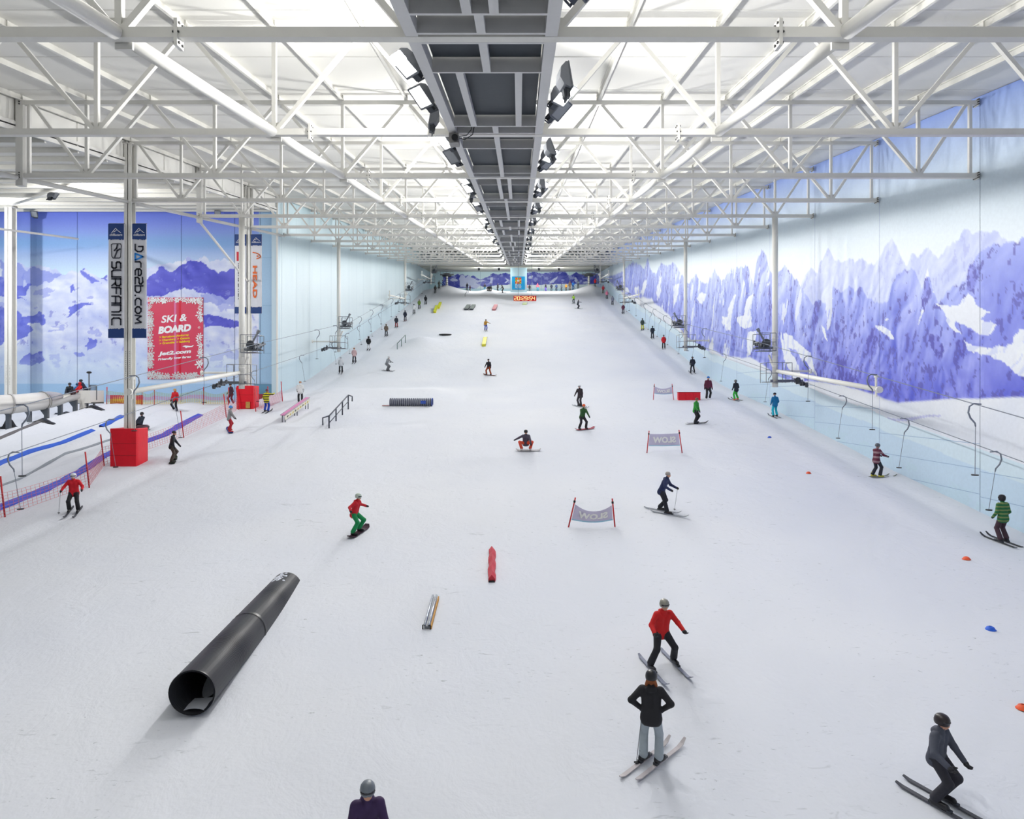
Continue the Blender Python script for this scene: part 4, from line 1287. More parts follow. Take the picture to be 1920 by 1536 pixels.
for px in (971.5, 997.0):
    q = at(px, 555, YC)
    MB().tube([(q.x - a.x, .05, H), (q.x - a.x, .05, chord(YC) - b.z)], .012, 5).obj('hanging_wire', M_CABLE, e)
tag(e, 'red digital clock showing 20:29:54 hung from the roof on wires', 'clock')

# ================================================================== FEATURES ON THE SNOW
def pipe_obj(name, p0, p1, r, t, m, n=36, ribs=0, amp=0.0):
    p0 = Vector(p0); p1 = Vector(p1); L_ = (p1 - p0).length
    mb = MB(); k = max(2, ribs * 4 if ribs else 2)
    pts = [p0 + (p1 - p0) * i / k for i in range(k + 1)]
    rs = [r + (amp * (1 if (i % 4) < 2 else -1) if ribs else 0) for i in range(k + 1)]
    mb.tube(pts, rs, n, 0, cap=False)
    mb.tube(pts, [q - t for q in rs], n, 0, cap=False)
    for end in (0, k):
        d = (p1 - p0).normalized()
        o = len(mb.v)
        base0 = end * n; base1 = (k + 1) * n + end * n
        mb.f += [(base0 + i, base0 + (i + 1) % n, base1 + (i + 1) % n, base1 + i) for i in range(n)]; mb.m += [0] * n
    return mb
def ribbed_black():
    m = mat('black_pipe', (34, 35, 41), .42, noise=.15, nscale=3)
    nt = m.node_tree; b_ = nt.nodes['Principled BSDF']; b_.inputs['Specular IOR Level'].default_value = .18
    tc = nt.nodes.new('ShaderNodeTexCoord'); wv = nt.nodes.new('ShaderNodeTexWave')
    wv.bands_direction = 'Y'; wv.inputs['Scale'].default_value = 5.2; wv.inputs['Distortion'].default_value = .4
    bp = nt.nodes.new('ShaderNodeBump'); bp.inputs['Strength'].default_value = .35; bp.inputs['Distance'].default_value = .02
    nt.links.new(tc.outputs['Object'], wv.inputs['Vector']); nt.links.new(wv.outputs['Fac'], bp.inputs['Height']); nt.links.new(bp.outputs[0], b_.inputs['Normal'])
    return m
PA = at(360, 1299, 14.8); PB = at(537, 1101, 22.4)
e = empty('drain_pipe', PA)
v1 = PB - PA
M_PIPE = ribbed_black()
def seg(a, b_): return pipe_obj('pipe_section', v1 * a, v1 * b_, .49, .035, M_PIPE)
seg(0, .485).obj('pipe_section', M_PIPE, e, True)
seg(.49, 1).obj('pipe_section', M_PIPE, e, True)
MB().tube([v1 * .478, v1 * .494], .50, 36, 0, False).obj('coupling', M_BLACK, e, True)
MB().tube([v1 * -.001, v1 * .004], .497, 36, 0, False).obj('rim', M_BLACK, e, True)
MB().tube([v1 * .975, v1 * .985], .44, 24, 0).obj('end_plug', M_BLACK, e)
rnd = random.Random(5); sp = MB()
d = v1.normalized(); sx = d.cross(Vector((0, 0, 1))).normalized()
for k in range(26):
    t = rnd.gauss(.925, .03); a_ = rnd.gauss(-.15, .22); r = rnd.uniform(.03, .085)
    c = v1 * min(t, .985) + (sx * math.sin(a_) + Vector((0, 0, 1)) * math.cos(a_)) * .487
    nrm = (sx * math.sin(a_) + Vector((0, 0, 1)) * math.cos(a_)); tt = nrm.cross(d).normalized()
    ring = [c + (d * math.cos(q) * 1.7 + tt * math.sin(q)) * r * rnd.uniform(.6, 1) for q in [i * math.pi / 4 for i in range(8)]]
    sp.add(ring + [c + nrm * .022], [(i, (i + 1) % 8, 8) for i in range(8)])
o = sp.obj('snow_dusting', M_SNOW, e); o['kind'] = 'stuff'
ms = MB(); ring = []
for k in range(14):
    q = math.pi * (k / 13)
    ring.append(Vector((-.38 * math.cos(q), .1 + .25 * (k % 2), -.485 + .02)))
sn = MB().add([(x_, y_, -.485 + .06 + .07 * max(0, 1 - ((x_ - .03) / .24) ** 2) + .12 * (x_ / .3) ** 2 * (1 if y_ > .05 else .3)) for x_ in np.linspace(-.2, .26, 9) for y_ in (.02, .25, .55)], [(i * 3 + j, i * 3 + j + 1, i * 3 + j + 4, i * 3 + j + 3) for i in range(8) for j in range(2)])
sn.obj('snow_inside', M_SNOW, e, True)
tag(e, 'long black ribbed plastic drain pipe lying in the snow', 'pipe')

# silver rail, red ridge box and the other park features; each set on the snow where it lies
def feature(name, n0, n1, dz0, dz1, lab, cat, build):
    p0 = gp(*n0); p1 = gp(*n1)
    p0.z += dz0; p1.z += dz1
    e = empty(name, p0)
    build(e, p1 - p0)
    tag(e, lab, cat)
    return e
def b_silver(e, v):
    for s in (-1, 1): MB().tube([(s * .055, 0, .12), v + Vector((s * .055, 0, .12))], .035, 10).obj('rail_tube', mat('silver', (190, 196, 206), .25, .9), e, True)
    MB().bar((0, 0, .06), v + Vector((0, 0, .06)), .12, .06).obj('core', M_GREY, e)
    MB().bar((.12, 0, .02), v + Vector((.12, 0, .02)), .035, .16).obj('side_board', mat('ply_edge', (206, 150, 66), .7, noise=.3, nscale=9), e)
    MB().bar((-.11, 0, -.02), (-.11, 0, .12), .03).bar((.1, 0, -.02), (.1, 0, .12), .03).obj('foot', M_BLACK, e)
feature('grind_rail', (800, 1180), (815, 1124), .0, .0, 'short silver grind rail with a plywood edge in the snow', 'rail', b_silver)
def b_red(e, v):
    d = v.normalized(); s = d.cross(Vector((0, 0, 1))).normalized(); u = Vector((0, 0, 1))
    n = 10; vs_ = []
    prof = [(-.12, -.05), (-.12, .1), (0, .25), (.12, .1), (.12, -.05)]
    for i in range(n + 1):
        t = i / n; wob = .02 * math.sin(i * 1.7); sc = 1.0 if 0 < i < n else .92
        for (a, b_) in prof: vs_.append(v * t + s * (a * sc + wob) + u * (b_ * sc + .01 * math.sin(i * 2.3)))
    f = []
    for i in range(n):
        for k in range(4): f.append((i * 5 + k, (i + 1) * 5 + k, (i + 1) * 5 + k + 1, i * 5 + k + 1))
    f.append((0, 1, 2, 3, 4)); f.append(tuple(n * 5 + k for k in (4, 3, 2, 1, 0)))
    MB().add(vs_, f).obj('cover', mat('red_cover', (222, 56, 70), .5, noise=.15, nscale=5, bump=.4), e)
    MB().bar(s * -.1 + u * .0 - d * .03, s * .1 - d * .03, .05, .1).obj('dark_foot', M_BLACK, e)
feature('ridge_box', (922, 1091), (923, 1035), 0, 0, 'narrow red covered ridge box on the snow', 'ski feature', b_red)
def b_box(top, side, w, h, letters=False, legs=False):
    def f(e, v):
        MB().bar((0, 0, h), v + Vector((0, 0, h)), w, .06).obj('top_board', top, e)
        for s in (-1, 1): MB().tube([(s * w / 2, 0, h + .02), v + Vector((s * w / 2, 0, h + .02))], .025, 6).obj('edge_tube', M_GREY, e)
        if legs:
            for t in (.04, .5, .96):
                p_ = v * t
                MB().bar(p_ + Vector((-w * .3, 0, -.3)), p_ + Vector((-w * .3, 0, h)), .06).bar(p_ + Vector((w * .3, 0, -.3)), p_ + Vector((w * .3, 0, h)), .06).obj('leg', M_GREY, e)
            sd = v.normalized().cross(Vector((0, 0, 1))).normalized()
            MB().bar(sd * w * .48 + Vector((0, 0, h * .62)), v + sd * w * .48 + Vector((0, 0, h * .62)), .03, h * .55).obj('side_board', side, e)
            for k in range(9):
                p_ = v * (.08 + .1 * k) + sd * (w * .5 + .02) + Vector((0, 0, h * .6))
                MB().bar(p_ + Vector((-.06, 0, -.12)), p_ + Vector((.06, 0, .1)), .012, .05).obj('painted_mark', M_BLACK if k % 3 == 0 else M_YEL, e)
        else:
            MB().bar((0, 0, h * .45), v + Vector((0, 0, h * .45)), w * .9, h * .9).obj('side_board', side, e)
    return f
feature('box_rail', (530, 793), (577, 767), 0, .35, 'pink topped box rail with painted sides by the pale wall', 'ski feature', b_box(mat('pink_top', (226, 140, 190), .5), mat('cream_side', (232, 230, 214), .6), .34, .55, True, True))
def b_hand(m, h, nposts, low=True, hook=True):
    def f(e, v):
        top = [Vector((0, 0, h)), v + Vector((0, 0, h))]
        if hook: top = [Vector((-.35, -.3, h * .25)), Vector((-.35, -.3, h * .85)), Vector((0, 0, h))] + [v + Vector((0, 0, h)), v + Vector((.25, .25, h - .1)), v + Vector((.25, .25, h - .5))]
        MB().tube(top, .05, 8).obj('handrail', m, e, True)
        if low: MB().tube([(0, 0, h * .42), v + Vector((0, 0, h * .42))], .03, 8).obj('lower_rail', m, e, True)
        for k in range(nposts):
            p_ = v * (k / (nposts - 1))
            MB().bar(p_ + Vector((0, 0, -.3)), p_ + Vector((0, 0, h)), .08).obj('post', m, e)
    return f
feature('hand_rail', (617, 803), (653, 767), 0, .25, 'dark metal hand rail with four posts set in the snow', 'rail', b_hand(mat('rail_dark', (74, 78, 92), .45, .4), .85, 4))
feature('hand_rail', (745, 655), (760, 643), 0, .3, 'slim green-grey sloping hand rail higher up the slope', 'rail', b_hand(mat('rail_green', (104, 126, 124), .5, .3), .75, 3, False, False))
M_YB = mat('yellow_box', (236, 228, 60), .5, noise=.06)
feature('yellow_box', (907, 650), (910, 637.5), 0, .1, 'single yellow box on the open snow', 'ski feature', b_box(M_YB, M_YB, .55, .3))
feature('kinked_box', (815, 587), (819, 578), 0, .2, 'lower half of the kinked yellow box near the pale wall', 'ski feature', b_box(mat('lime_box', (226, 234, 40), .5), M_YB, .5, .35))
feature('kinked_box', (822, 579), (826, 571.5), 0, .2, 'upper half of the kinked yellow box near the pale wall', 'ski feature', b_box(mat('lime_box'), M_YB, .5, .35))
M_GB = mat('grey_box', (136, 146, 144), .5, noise=.1)
for px, w_ in ((874, 'pale wall'), (883.5, 'faded pink box')): feature('grey_box', (px, 582), (px + 5, 575.5), 0, .15, f'one of two grey boxes, the one nearer the {w_}', 'ski feature', b_box(M_GB, M_DGREY, .75, .3))
feature('pink_box', (926, 582.5), (930, 575.5), 0, .15, 'small faded pink box high on the slope', 'ski feature', b_box(mat('faded_pink', (226, 150, 158), .6), mat('faded_pink_side', (206, 130, 140), .6), .7, .3))
feature('small_rail', (872, 556), (878, 549), 0, .3, 'small grey rail below the row of waiting skiers', 'rail', b_hand(M_GREY, .5, 2, False, False))
feature('flat_board', (983, 572), (985, 568), 0, 0, 'small pale green board lying below the clock', 'ski feature', b_box(mat('pale_green', (208, 226, 170), .6), mat('pale_green2', (200, 216, 170), .6), .9, .06))

# corrugated pipe on the lip
q = gp(771, 760.5); L_ = 79 / FPX * q.y; r = 7.2 / FPX * q.y
e = empty('corrugated_pipe', (q.x, q.y, q.z + r * .8))
sh = pipe_obj('shell', (-L_ / 2, 0, 0), (L_ / 2, 0, 0), r, .04, None, 24, 22, .05)
for i_ in range(88 * 24): sh.m[i_] = 1 if (i_ // 24) % 4 in (1, 2, 3) and (i_ // 24) % 4 != 1 else 0
sh.obj('shell', [mat('corrugated_grey', (96, 100, 122), .5, .1, noise=.2, nscale=2), mat('packed_rime', (206, 210, 222), .8)], e)
MB().tube([(L_ / 2 - .03, 0, 0), (L_ / 2 + .04, 0, 0)], r + .05, 24, 0, False).obj('end_collar', mat('collar_blue', (58, 92, 190), .5), e)
MB().box(L_ * .24, L_ * .36, -r - .06, -r + .05, -r * .35, r * .45).obj('patch', mat('collar_blue'), e)
MB().tube([(-L_ / 2 + .05, 0, 0), (-L_ / 2 + .1, 0, 0)], r - .05, 20).obj('end_plug', M_DGREY, e)
MB().bar((-L_ / 2 - .6, -.1, -r * .8), (-L_ / 2, -.1, -r * .8), .3, .06).obj('plank', mat('plank_rose', (206, 150, 150), .7), e)
tag(e, 'grey corrugated pipe lying across the top of the snow lip', 'pipe')
# buried barrel mouths
for px, py, rr, sc, lab in ((835, 628, .92, .34, 'black open barrel mouth on a small snow mound'), (917.5, 545.5, .62, .75, 'black round barrel end beside the waiting skiers')):
    q = gp(px, py)
    e = empty('barrel', q)
    MB().lathe([(rr * .96, -.3), (rr, .06), (rr * .93, .08), (rr * .85, .02), (0.01, -.02)], 24).obj('shell', M_BLACK, e, True)
    MB().lathe([(rr * 1.0, .05), (rr * 1.04, .1), (rr * .95, .1)], 24).obj('rim', M_DGREY, e, True)
    if sc > .5: e.rotation_euler = (R(62), 0, 0); e.location.z += .45
    tag(e, lab, 'barrel')
# red padded block
a_ = gp(1270.5, 750); b_ = gp(1312.5, 750); yy = (a_.y + b_.y) / 2
zt = at(1270, 735, yy).z; z0 = min(a_.z, b_.z) - .1
e = empty('padded_barrier', (a_.x, yy, z0)); w = b_.x - a_.x
for k in range(3):
    o = MB().box(w * k / 3 + .006, w * (k + 1) / 3 - .006, -.2, .2, 0, zt - z0 - .05).obj('pad_block', M_PAD, e)
MB().box(-.01, w + .01, -.21, .21, zt - z0 - .05, zt - z0).obj('top_cover', mat('dark_red', (140, 12, 26), .5), e)
tag(e, 'long red padded barrier block standing on the snow', 'barrier')

# mirrored SLOW banners between slanted poles
M_SLOW = mat('slow_fabric', (216, 210, 236), .7, noise=.04, nscale=2)
M_SLOWW = mat('slow_letters', (255, 255, 255), .7)
def slow(l0, l1, r0, r1, zt0, zt1, lab, sag, mirror=True):
    """pole foot and head pixels left / right"""
    A = gp(*l0); B = gp(*r0); y = (A.y + B.y) / 2
    A.y = B.y = y; A.x = (l0[0] - CX) / FPX * y; B.x = (r0[0] - CX) / FPX * y
    A.z = ground(A.x, y); B.z = ground(B.x, y)
    TA = at(l1[0], l1[1], y + .15); TB = at(r1[0], r1[1], y + .15)
    e = empty('slow_banner', A)
    for P, T in ((A, TA), (B, TB)):
        MB().tube([P - A - (T - P).normalized() * .2, T - A], .03, 8).obj('pole', M_POLE, e, True)
        c = P - A + (T - P) * .86
        MB().disc(c, T - P, .045, .09, 10).obj('pole_clip', M_BLACK, e)
    n, m = 16, 6; v = []; f = []
    def pt(s, t):
        P0 = A + (TA - A) * (zt0 + (zt1 - zt0) * t); P1 = B + (TB - B) * (zt0 + (zt1 - zt0) * t)
        p_ = P0 + (P1 - P0) * s - A
        p_.z -= sag * 4 * s * (1 - s) * (.35 + .65 * t)
        p_.y += .03 * math.sin(s * 9 + t * 3)
        return p_
    for i in range(n + 1):
        for k in range(m + 1): v.append(pt(.03 + .94 * i / n, k / m))
    for i in range(n):
        for k in range(m):
            q_ = i * (m + 1) + k; f.append((q_, q_ + m + 1, q_ + m + 2, q_ + 1))
    o = MB().add(v, f).obj('fabric', M_SLOW, e, True)
    w = (pt(1, .5) - pt(0, .5)).length; h = (pt(.5, 1) - pt(.5, 0)).length
    me = text_mesh('lettering', 'SLOW', M_SLOWW, .72, .52, bold=.05, mirror=mirror)
    co = np.empty(len(me.vertices) * 3, np.float32); me.vertices.foreach_get('co', co); co = co.reshape(-1, 3)
    out = np.array([tuple(pt(.5 + c_[0], .5 + c_[2]) + Vector((0, -.02 + c_[1], 0))) for c_ in co], np.float32)
    me.vertices.foreach_set('co', out.ravel()); me.update()
    link('lettering', me, e)
    hm = MB()
    for i in range(n): hm.bar(pt(.03 + .94 * i / n, 0), pt(.03 + .94 * (i + 1) / n, 0), .012, .05)
    hm.obj('hem', mat('hem_blue', (168, 214, 238), .7), e)
    tag(e, lab, 'banner')
slow((1066, 988), (1079, 933), (1153, 989), (1148, 935), .27, .80, 'sagging pale SLOW banner between two red poles, lowest of three', .32)
slow((1213, 850), (1217, 808), (1279, 849), (1273, 806), .33, .86, 'taut pale SLOW banner between two red poles, middle of three', .03)
slow((1225, 750), (1227, 720), (1263, 750), (1260, 720), .42, .86, 'small drooping pale SLOW banner beside the red barrier block', .22)

# marker discs
for px, py, m, lab in ((1443, 821, (24, 88, 214), 'small blue marker dome beside the worn lift track'), (1516, 888, (240, 92, 50), 'small orange marker dome below the blue one'),
                       (1812, 1049, (244, 98, 56), 'small orange marker disc near the green striped jacket'), (1857, 1181, (44, 104, 226), 'blue marker disc lying tilted on the snow'),
                       (1918, 1329, (240, 96, 50), 'orange marker disc at the edge of the snow')):
    q = gp(px, py); r = .115
    e = empty('marker_dome', q)
    mm = mat('marker_%d_%d' % (px, m[0]), m, .5)
    MB().lathe([(r * 1.15, .0), (r * 1.1, .02), (r * .8, .075), (r * .35, .1), (r * .34, .085)], 18).obj('dome', mm, e, True)
    MB().lathe([(r * 1.25, -.005), (r * 1.25, .008), (r * 1.05, .012)], 18).obj('brim', mm, e)
    tag(e, lab, 'marker')

# ================================================================== SIDE HALL: nets, lanes, slide
M_NET = mat('net_rose', (222, 120, 128), .7)
def net(pts, h, sp, lab, mats, rows, swag=0.0, thick=.012, pole_h=1.6, pole_every=1, poles=True, lean=0.0):
    """pts: ground points along the net"""
    e = empty('safety_net', pts[0]); o0 = pts[0]
    if poles:
        for p_ in pts[::pole_every]:
            MB().tube([p_ - o0 - Vector((0, 0, .15)), p_ - o0 + Vector((-lean, .05, pole_h))], .035, 7).obj('pole', M_POLE, e, True)
    for ri in range(len(mats)):
        mb = MB()
        for a, b in zip(pts[:-1], pts[1:]):
            n = max(2, int((b - a).length / sp))
            def P(s, t):
                p_ = a + (b - a) * s - o0
                p_.z = ground((a + (b - a) * s).x, (a + (b - a) * s).y) - o0.z + .08 + (h - .1) * t - swag * 4 * s * (1 - s) * t
                return p_ + Vector((-lean * .5 * t, 0, 0))
            for k in range(rows + 1):
                if k * len(mats) // (rows + 1) != ri: continue
                for i in range(n): mb.bar(P(i / n, k / rows), P((i + 1) / n, k / rows), thick)
            t0, t1 = ri / len(mats), (ri + 1) / len(mats)
            for i in range(n + 1): mb.bar(P(i / n, t0), P(i / n, t1), thick)
        q = mb.obj('netting', mats[ri], e); q['kind'] = 'stuff'
    tag(e, lab, 'safety net')
line1 = [gp(*p_) for p_ in ((-60, 1004), (10, 970), (168, 914), (196, 874), (345, 821), (425, 783), (448, 768))]
net(line1, 1.05, .22, 'pale red netting fence on red poles between the slope and the lanes', [M_NET], 7, .1, .010, 1.75, lean=.25)
line2 = [gp(480, 772), gp(505, 764), gp(530, 753)]
net(line2, 1.0, .16, 'short pink net on red poles beside the yellow striped jacket', [mat('net_pink', (214, 96, 128), .7)], 8, .15, .012, 1.7, lean=.15)
back = [Vector((at(p_, 0, 56.3).x, 56.3, 0)) for p_ in (200, 266, 289, 381, 428)]
for p_ in back: p_.z = ground(p_.x, p_.y)
net(back, 1.15, .14, 'wavy striped net of yellow, rose and green bands along the mural', [mat('net_yellow', (224, 204, 96), .7), mat('net_rose2', (216, 120, 140), .7), mat('net_green', (176, 196, 160), .7)], 12, .25, .022, 1.45)
a_ = at(206, 741, 57.2); b_ = at(240, 763, 57.2)
e = MB().box(a_.x, b_.x + 1.2, 57.2, 57.3, b_.z - .2, a_.z).obj('striped_board', mat('board_red', (190, 34, 34), .6, noise=.2, nscale=2))
for k in range(12):
    x0 = a_.x + .3 + k * .16
    MB().box(x0, x0 + .07, 57.18, 57.2, a_.z - .45, a_.z - .15).obj('yellow_mark', M_YEL, e)
MB().box(a_.x, b_.x + 1.2, 57.17, 57.2, b_.z - .02, b_.z + .06).obj('yellow_edge', M_YEL, e)
tag(e, 'red and yellow printed board behind the wavy net', 'board')

# coloured edges of the lanes: flat strips draped on the snow
def strip(pix, w, m, lab, h=.09):
    pts = [gp(*p_) for p_ in pix]
    pts = [pts[0] + (pts[1] - pts[0]) * t for t in (0,)] + [a + (b - a) * t for a, b in zip(pts[:-1], pts[1:]) for t in (.25, .5, .75, 1)]
    rnd = random.Random(len(pix)); v = []; f = []
    for i, p_ in enumerate(pts):
        d = (pts[min(i + 1, len(pts) - 1)] - pts[max(i - 1, 0)]); d.z = 0; d.normalize()
        s = Vector((d.y, -d.x, 0)); ww = w * rnd.uniform(.75, 1.2)
        A = p_ + s * ww * .5; B = p_ - s * ww * .5
        za, zb = ground(A.x, A.y), ground(B.x, B.y)
        v += [(A.x, A.y, za - .05), (A.x, A.y, za + .05), (B.x, B.y, zb + h * 1.6), (B.x, B.y, zb - .05)]
    for i in range(len(pts) - 1):
        for k in range(4):
            f.append((i * 4 + k, (i + 1) * 4 + k, (i + 1) * 4 + (k + 1) % 4, i * 4 + (k + 1) % 4))
    o = MB().add(v, f).obj('lane_edge', m)
    tag(o, lab, 'lane edge')
strip([(-40, 890), (0, 871), (58, 848), (117, 832), (175, 808)], .36, M_BLUE, 'bright blue edge strip along the upper tubing lane')
strip([(190, 801), (204, 795), (230, 781)], .34, M_BLUE, 'short bright blue strip continuing above a gap beside the tall column')
strip([(-40, 972), (0, 954), (73, 925), (117, 905), (160, 881), (190, 861), (214, 848), (267, 832), (309, 817), (335, 801), (376, 779)], .42, mat('blue_edge_net', (62, 84, 206), .5, noise=.15, nscale=2), 'blue-violet edge strip of the lane just behind the netting fence')
strip([(-40, 930), (0, 913), (38, 899), (87.5, 871), (122.5, 852), (152, 844), (214, 823)], .1, mat('grey_edge', (158, 166, 176), .6), 'grey rubber kerb between the two tubing lanes', .05)
strip([(-30, 836), (0, 823), (73, 792), (125, 773), (163, 765)], .16, mat('dark_edge', (110, 108, 112), .7), 'dark kerb along the outer bank of the upper lane', .05)

# covered tube slide on steel legs, with its start platform
C0 = [(-46, 44.5, 1.95), (-41.0, 46.0, 1.75), (-37.6, 47.9, 1.65), (-35.6, 50.0, 1.6)]
def slide():
    e = empty('tube_slide', (-36, 49, ground(-36, 49)))
    o0 = e.location
    pts = []
    raw = [(-9, 782, 44.0), (20, 758, 47.5), (52, 755, 49.0), (80, 752, 50.2), (102, 747, 51.8), (122, 741, 53.0), (141, 738, 53.8)]
    P = [at(x_, y_, d_) - o0 for x_, y_, d_ in raw]
    P[0] = at(-30, 760, 46.2) - o0
    def arc(pts, r, a0, a1, nme, m, n=14, th=.035):
        mb = MB(); vs_ = []
        for i, p_ in enumerate(pts):
            d = (pts[min(i + 1, len(pts) - 1)] - pts[max(i - 1, 0)]).normalized()
            s = d.cross(Vector((0, 0, 1))).normalized(); u = s.cross(d)
            rr = r[i] if isinstance(r, list) else r
            for q in (rr, rr - th):
                for k in range(n + 1):
                    a = a0 + (a1 - a0) * k / n
                    vs_.append(p_ + (s * math.cos(a) + u * math.sin(a)) * q)
        f = []; w = 2 * (n + 1)
        for i in range(len(pts) - 1):
            for lay in (0, 1):
                for k in range(n):
                    q = i * w + lay * (n + 1) + k
                    f.append((q, q + 1, q + w + 1, q + w))
            for k in (0, n):
                q = i * w + k
                f.append((q, q + w, q + w + n + 1, q + n + 1))
        for i in (0, len(pts) - 1):
            for k in range(n):
                q = i * w + k
                f.append((q, q + 1, q + n + 2, q + n + 1))
        return mb.add(vs_, f).obj(nme, m, e, True)
    M_GRP = mat('white_fibreglass', (238, 236, 232), .3, noise=.02)
    arc(P[:4], .66, 0, 2 * math.pi, 'tube_body', M_GRP, 24)
    arc(P[3:], [.66, .62, .58, .55], math.pi, 2 * math.pi, 'trough', M_GRP, 14)
    hood = [P[3] + (P[4] - P[3]) * t for t in (0, .5, 1)] + [P[4] + (P[5] - P[4]) * .5]
    arc(hood, [.66, .62, .5, .3], 0, math.pi * .62, 'hood', mat('grey_fibreglass', (190, 188, 192), .4), 10)
    for i in (1, 3): arc([P[i] - (P[i] - P[i - 1]).normalized() * .05, P[i] + (P[i] - P[i - 1]).normalized() * .05], .71, 0, 2 * math.pi, 'flange', mat('seam_grey', (196, 194, 192), .4), 24)
    for t0, t1 in ((0, 3),):
        mb = MB(); s_ = [(P[i] + Vector((.3, -.60, 0))) for i in range(4)]
        mb.tube(s_, .02, 6).obj('seam_strip', mat('seam_grey'), e)
    for px, py, d_ in ((16, 795, 48.3), (87.5, 786, 50.2), (113, 774.5, 52.4), (141, 770, 53.7), (55, 782, 52.0)):
        q = at(px, py, d_); z0 = ground(q.x, d_) - .1
        zc = at(px, 762 if px < 100 else 748, d_).z
        MB().box(q.x - .14 - o0.x, q.x + .14 - o0.x, d_ - .1 - o0.y, d_ + .1 - o0.y, z0 - o0.z, zc - o0.z - .1).obj('leg', M_GREY, e)
        MB().prism([(q.x - .75 - o0.x, zc - o0.z + .12), (q.x + .18 - o0.x, zc - o0.z + .12), (q.x + .14 - o0.x, zc - o0.z - .75), (q.x - .1 - o0.x, zc - o0.z - .75)], d_ - .05 - o0.y, d_ + .05 - o0.y).obj('cradle', M_GREY, e)
    # start box and stair platform
    a = at(142, 732, 54.2); b = at(169, 756, 54.2)
    MB().box(a.x - o0.x, b.x - o0.x, 54.2 - o0.y, 54.26 - o0.y, b.z - o0.z, a.z - o0.z).obj('start_panel', M_GRP, e)
    MB().box(b.x - .06 - o0.x, b.x - o0.x, 54.26 - o0.y, 56 - o0.y, b.z - o0.z, a.z - o0.z).obj('start_panel', M_GRP, e)
    MB().box(a.x - o0.x, b.x - o0.x, 54.3 - o0.y, 56 - o0.y, b.z - .05 - o0.z, b.z + .05 - o0.z).obj('start_floor', M_GREY, e)
    q = at(155.5, 764, 54.3)
    MB().box(q.x - .18 - o0.x, q.x + .18 - o0.x, 54.15 - o0.y, 54.45 - o0.y, ground(q.x, 54.3) - o0.z - .1, b.z - o0.z).obj('leg', M_GRP, e)
    c0 = at(166, 750, 55.3); c1 = at(183, 750, 55.3)
    MB().box(c0.x - o0.x, c1.x - o0.x, 54.6 - o0.y, 56 - o0.y, c0.z - .08 - o0.z, c0.z + .04 - o0.z).obj('step_deck', M_GREY, e)
    for x_ in (c0.x + .1, c1.x - .1): MB().bar((x_ - o0.x, 55 - o0.y, ground(x_, 55) - .1 - o0.z), (x_ - o0.x, 55 - o0.y, c0.z - o0.z), .12).obj('leg', M_GREY, e)
    rl = MB(); x0, x1 = at(168, 0, 55).x - o0.x, at(181, 0, 55).x - o0.x; zt = at(0, 722.5, 55).z - o0.z; zb = c0.z - o0.z
    for k in range(9): rl.bar((x0 + (x1 - x0) * k / 8, 55 - o0.y, zb), (x0 + (x1 - x0) * k / 8, 55 - o0.y, zt), .025 if 0 < k < 8 else .06)
    rl.bar((x0, 55 - o0.y, zt), (x1, 55 - o0.y, zt), .06).obj('railing', M_GREY, e)
    q = at(167, 699, 54.6)
    MB().bar((q.x - o0.x, 54.6 - o0.y, zb), (q.x - o0.x, 54.6 - o0.y, q.z - o0.z), .07).obj('signal_post', M_GREY, e)
    MB().lathe([(.0, .12), (.14, .1), (.2, 0), (.1, -.06), (0, -.06)], 14).obj('signal_head', M_BLACK, e, True).location = Vector((q.x, 54.6, q.z)) - o0
    tag(e, 'white covered tube slide on grey legs with a start platform', 'slide')
slide()
# dark rags of matting on the snow below the slide
for (px, py), w, h, lab in (((14, 803), 2.0, .75, 'crumpled black sheet on the snow below the tube slide'), ((78, 789), 1.9, .14, 'flat black mat below a slide leg'), ((120, 776), 1.4, .1, 'thin black mat between the slide legs'), ((172, 763), 2.0, .12, 'black mat under the start platform')):
    q = gp(px, py); rnd = random.Random(int(px)); v = []; f = []
    n = 9
    for i in range(n):
        for k in range(5):
            x_ = -w / 2 + w * i / (n - 1); y_ = -.35 + .7 * k / 4
            z_ = ground(q.x + x_, q.y + y_) - q.z + .02 + (h * max(0, 1 - abs(x_ - .1) / (w * .22)) + rnd.uniform(0, .06)) * (1 if 0 < k < 4 else .1)
            v.append((x_ * (1 - .15 * abs(k - 2) / 2), y_, z_))
    for i in range(n - 1):
        for k in range(4): f.append((i * 5 + k, (i + 1) * 5 + k, (i + 1) * 5 + k + 1, i * 5 + k + 1))
    o = MB().add(v, f).obj('rubber_mat', M_BLACK, None, False, q)
    tag(o, lab, 'mat')
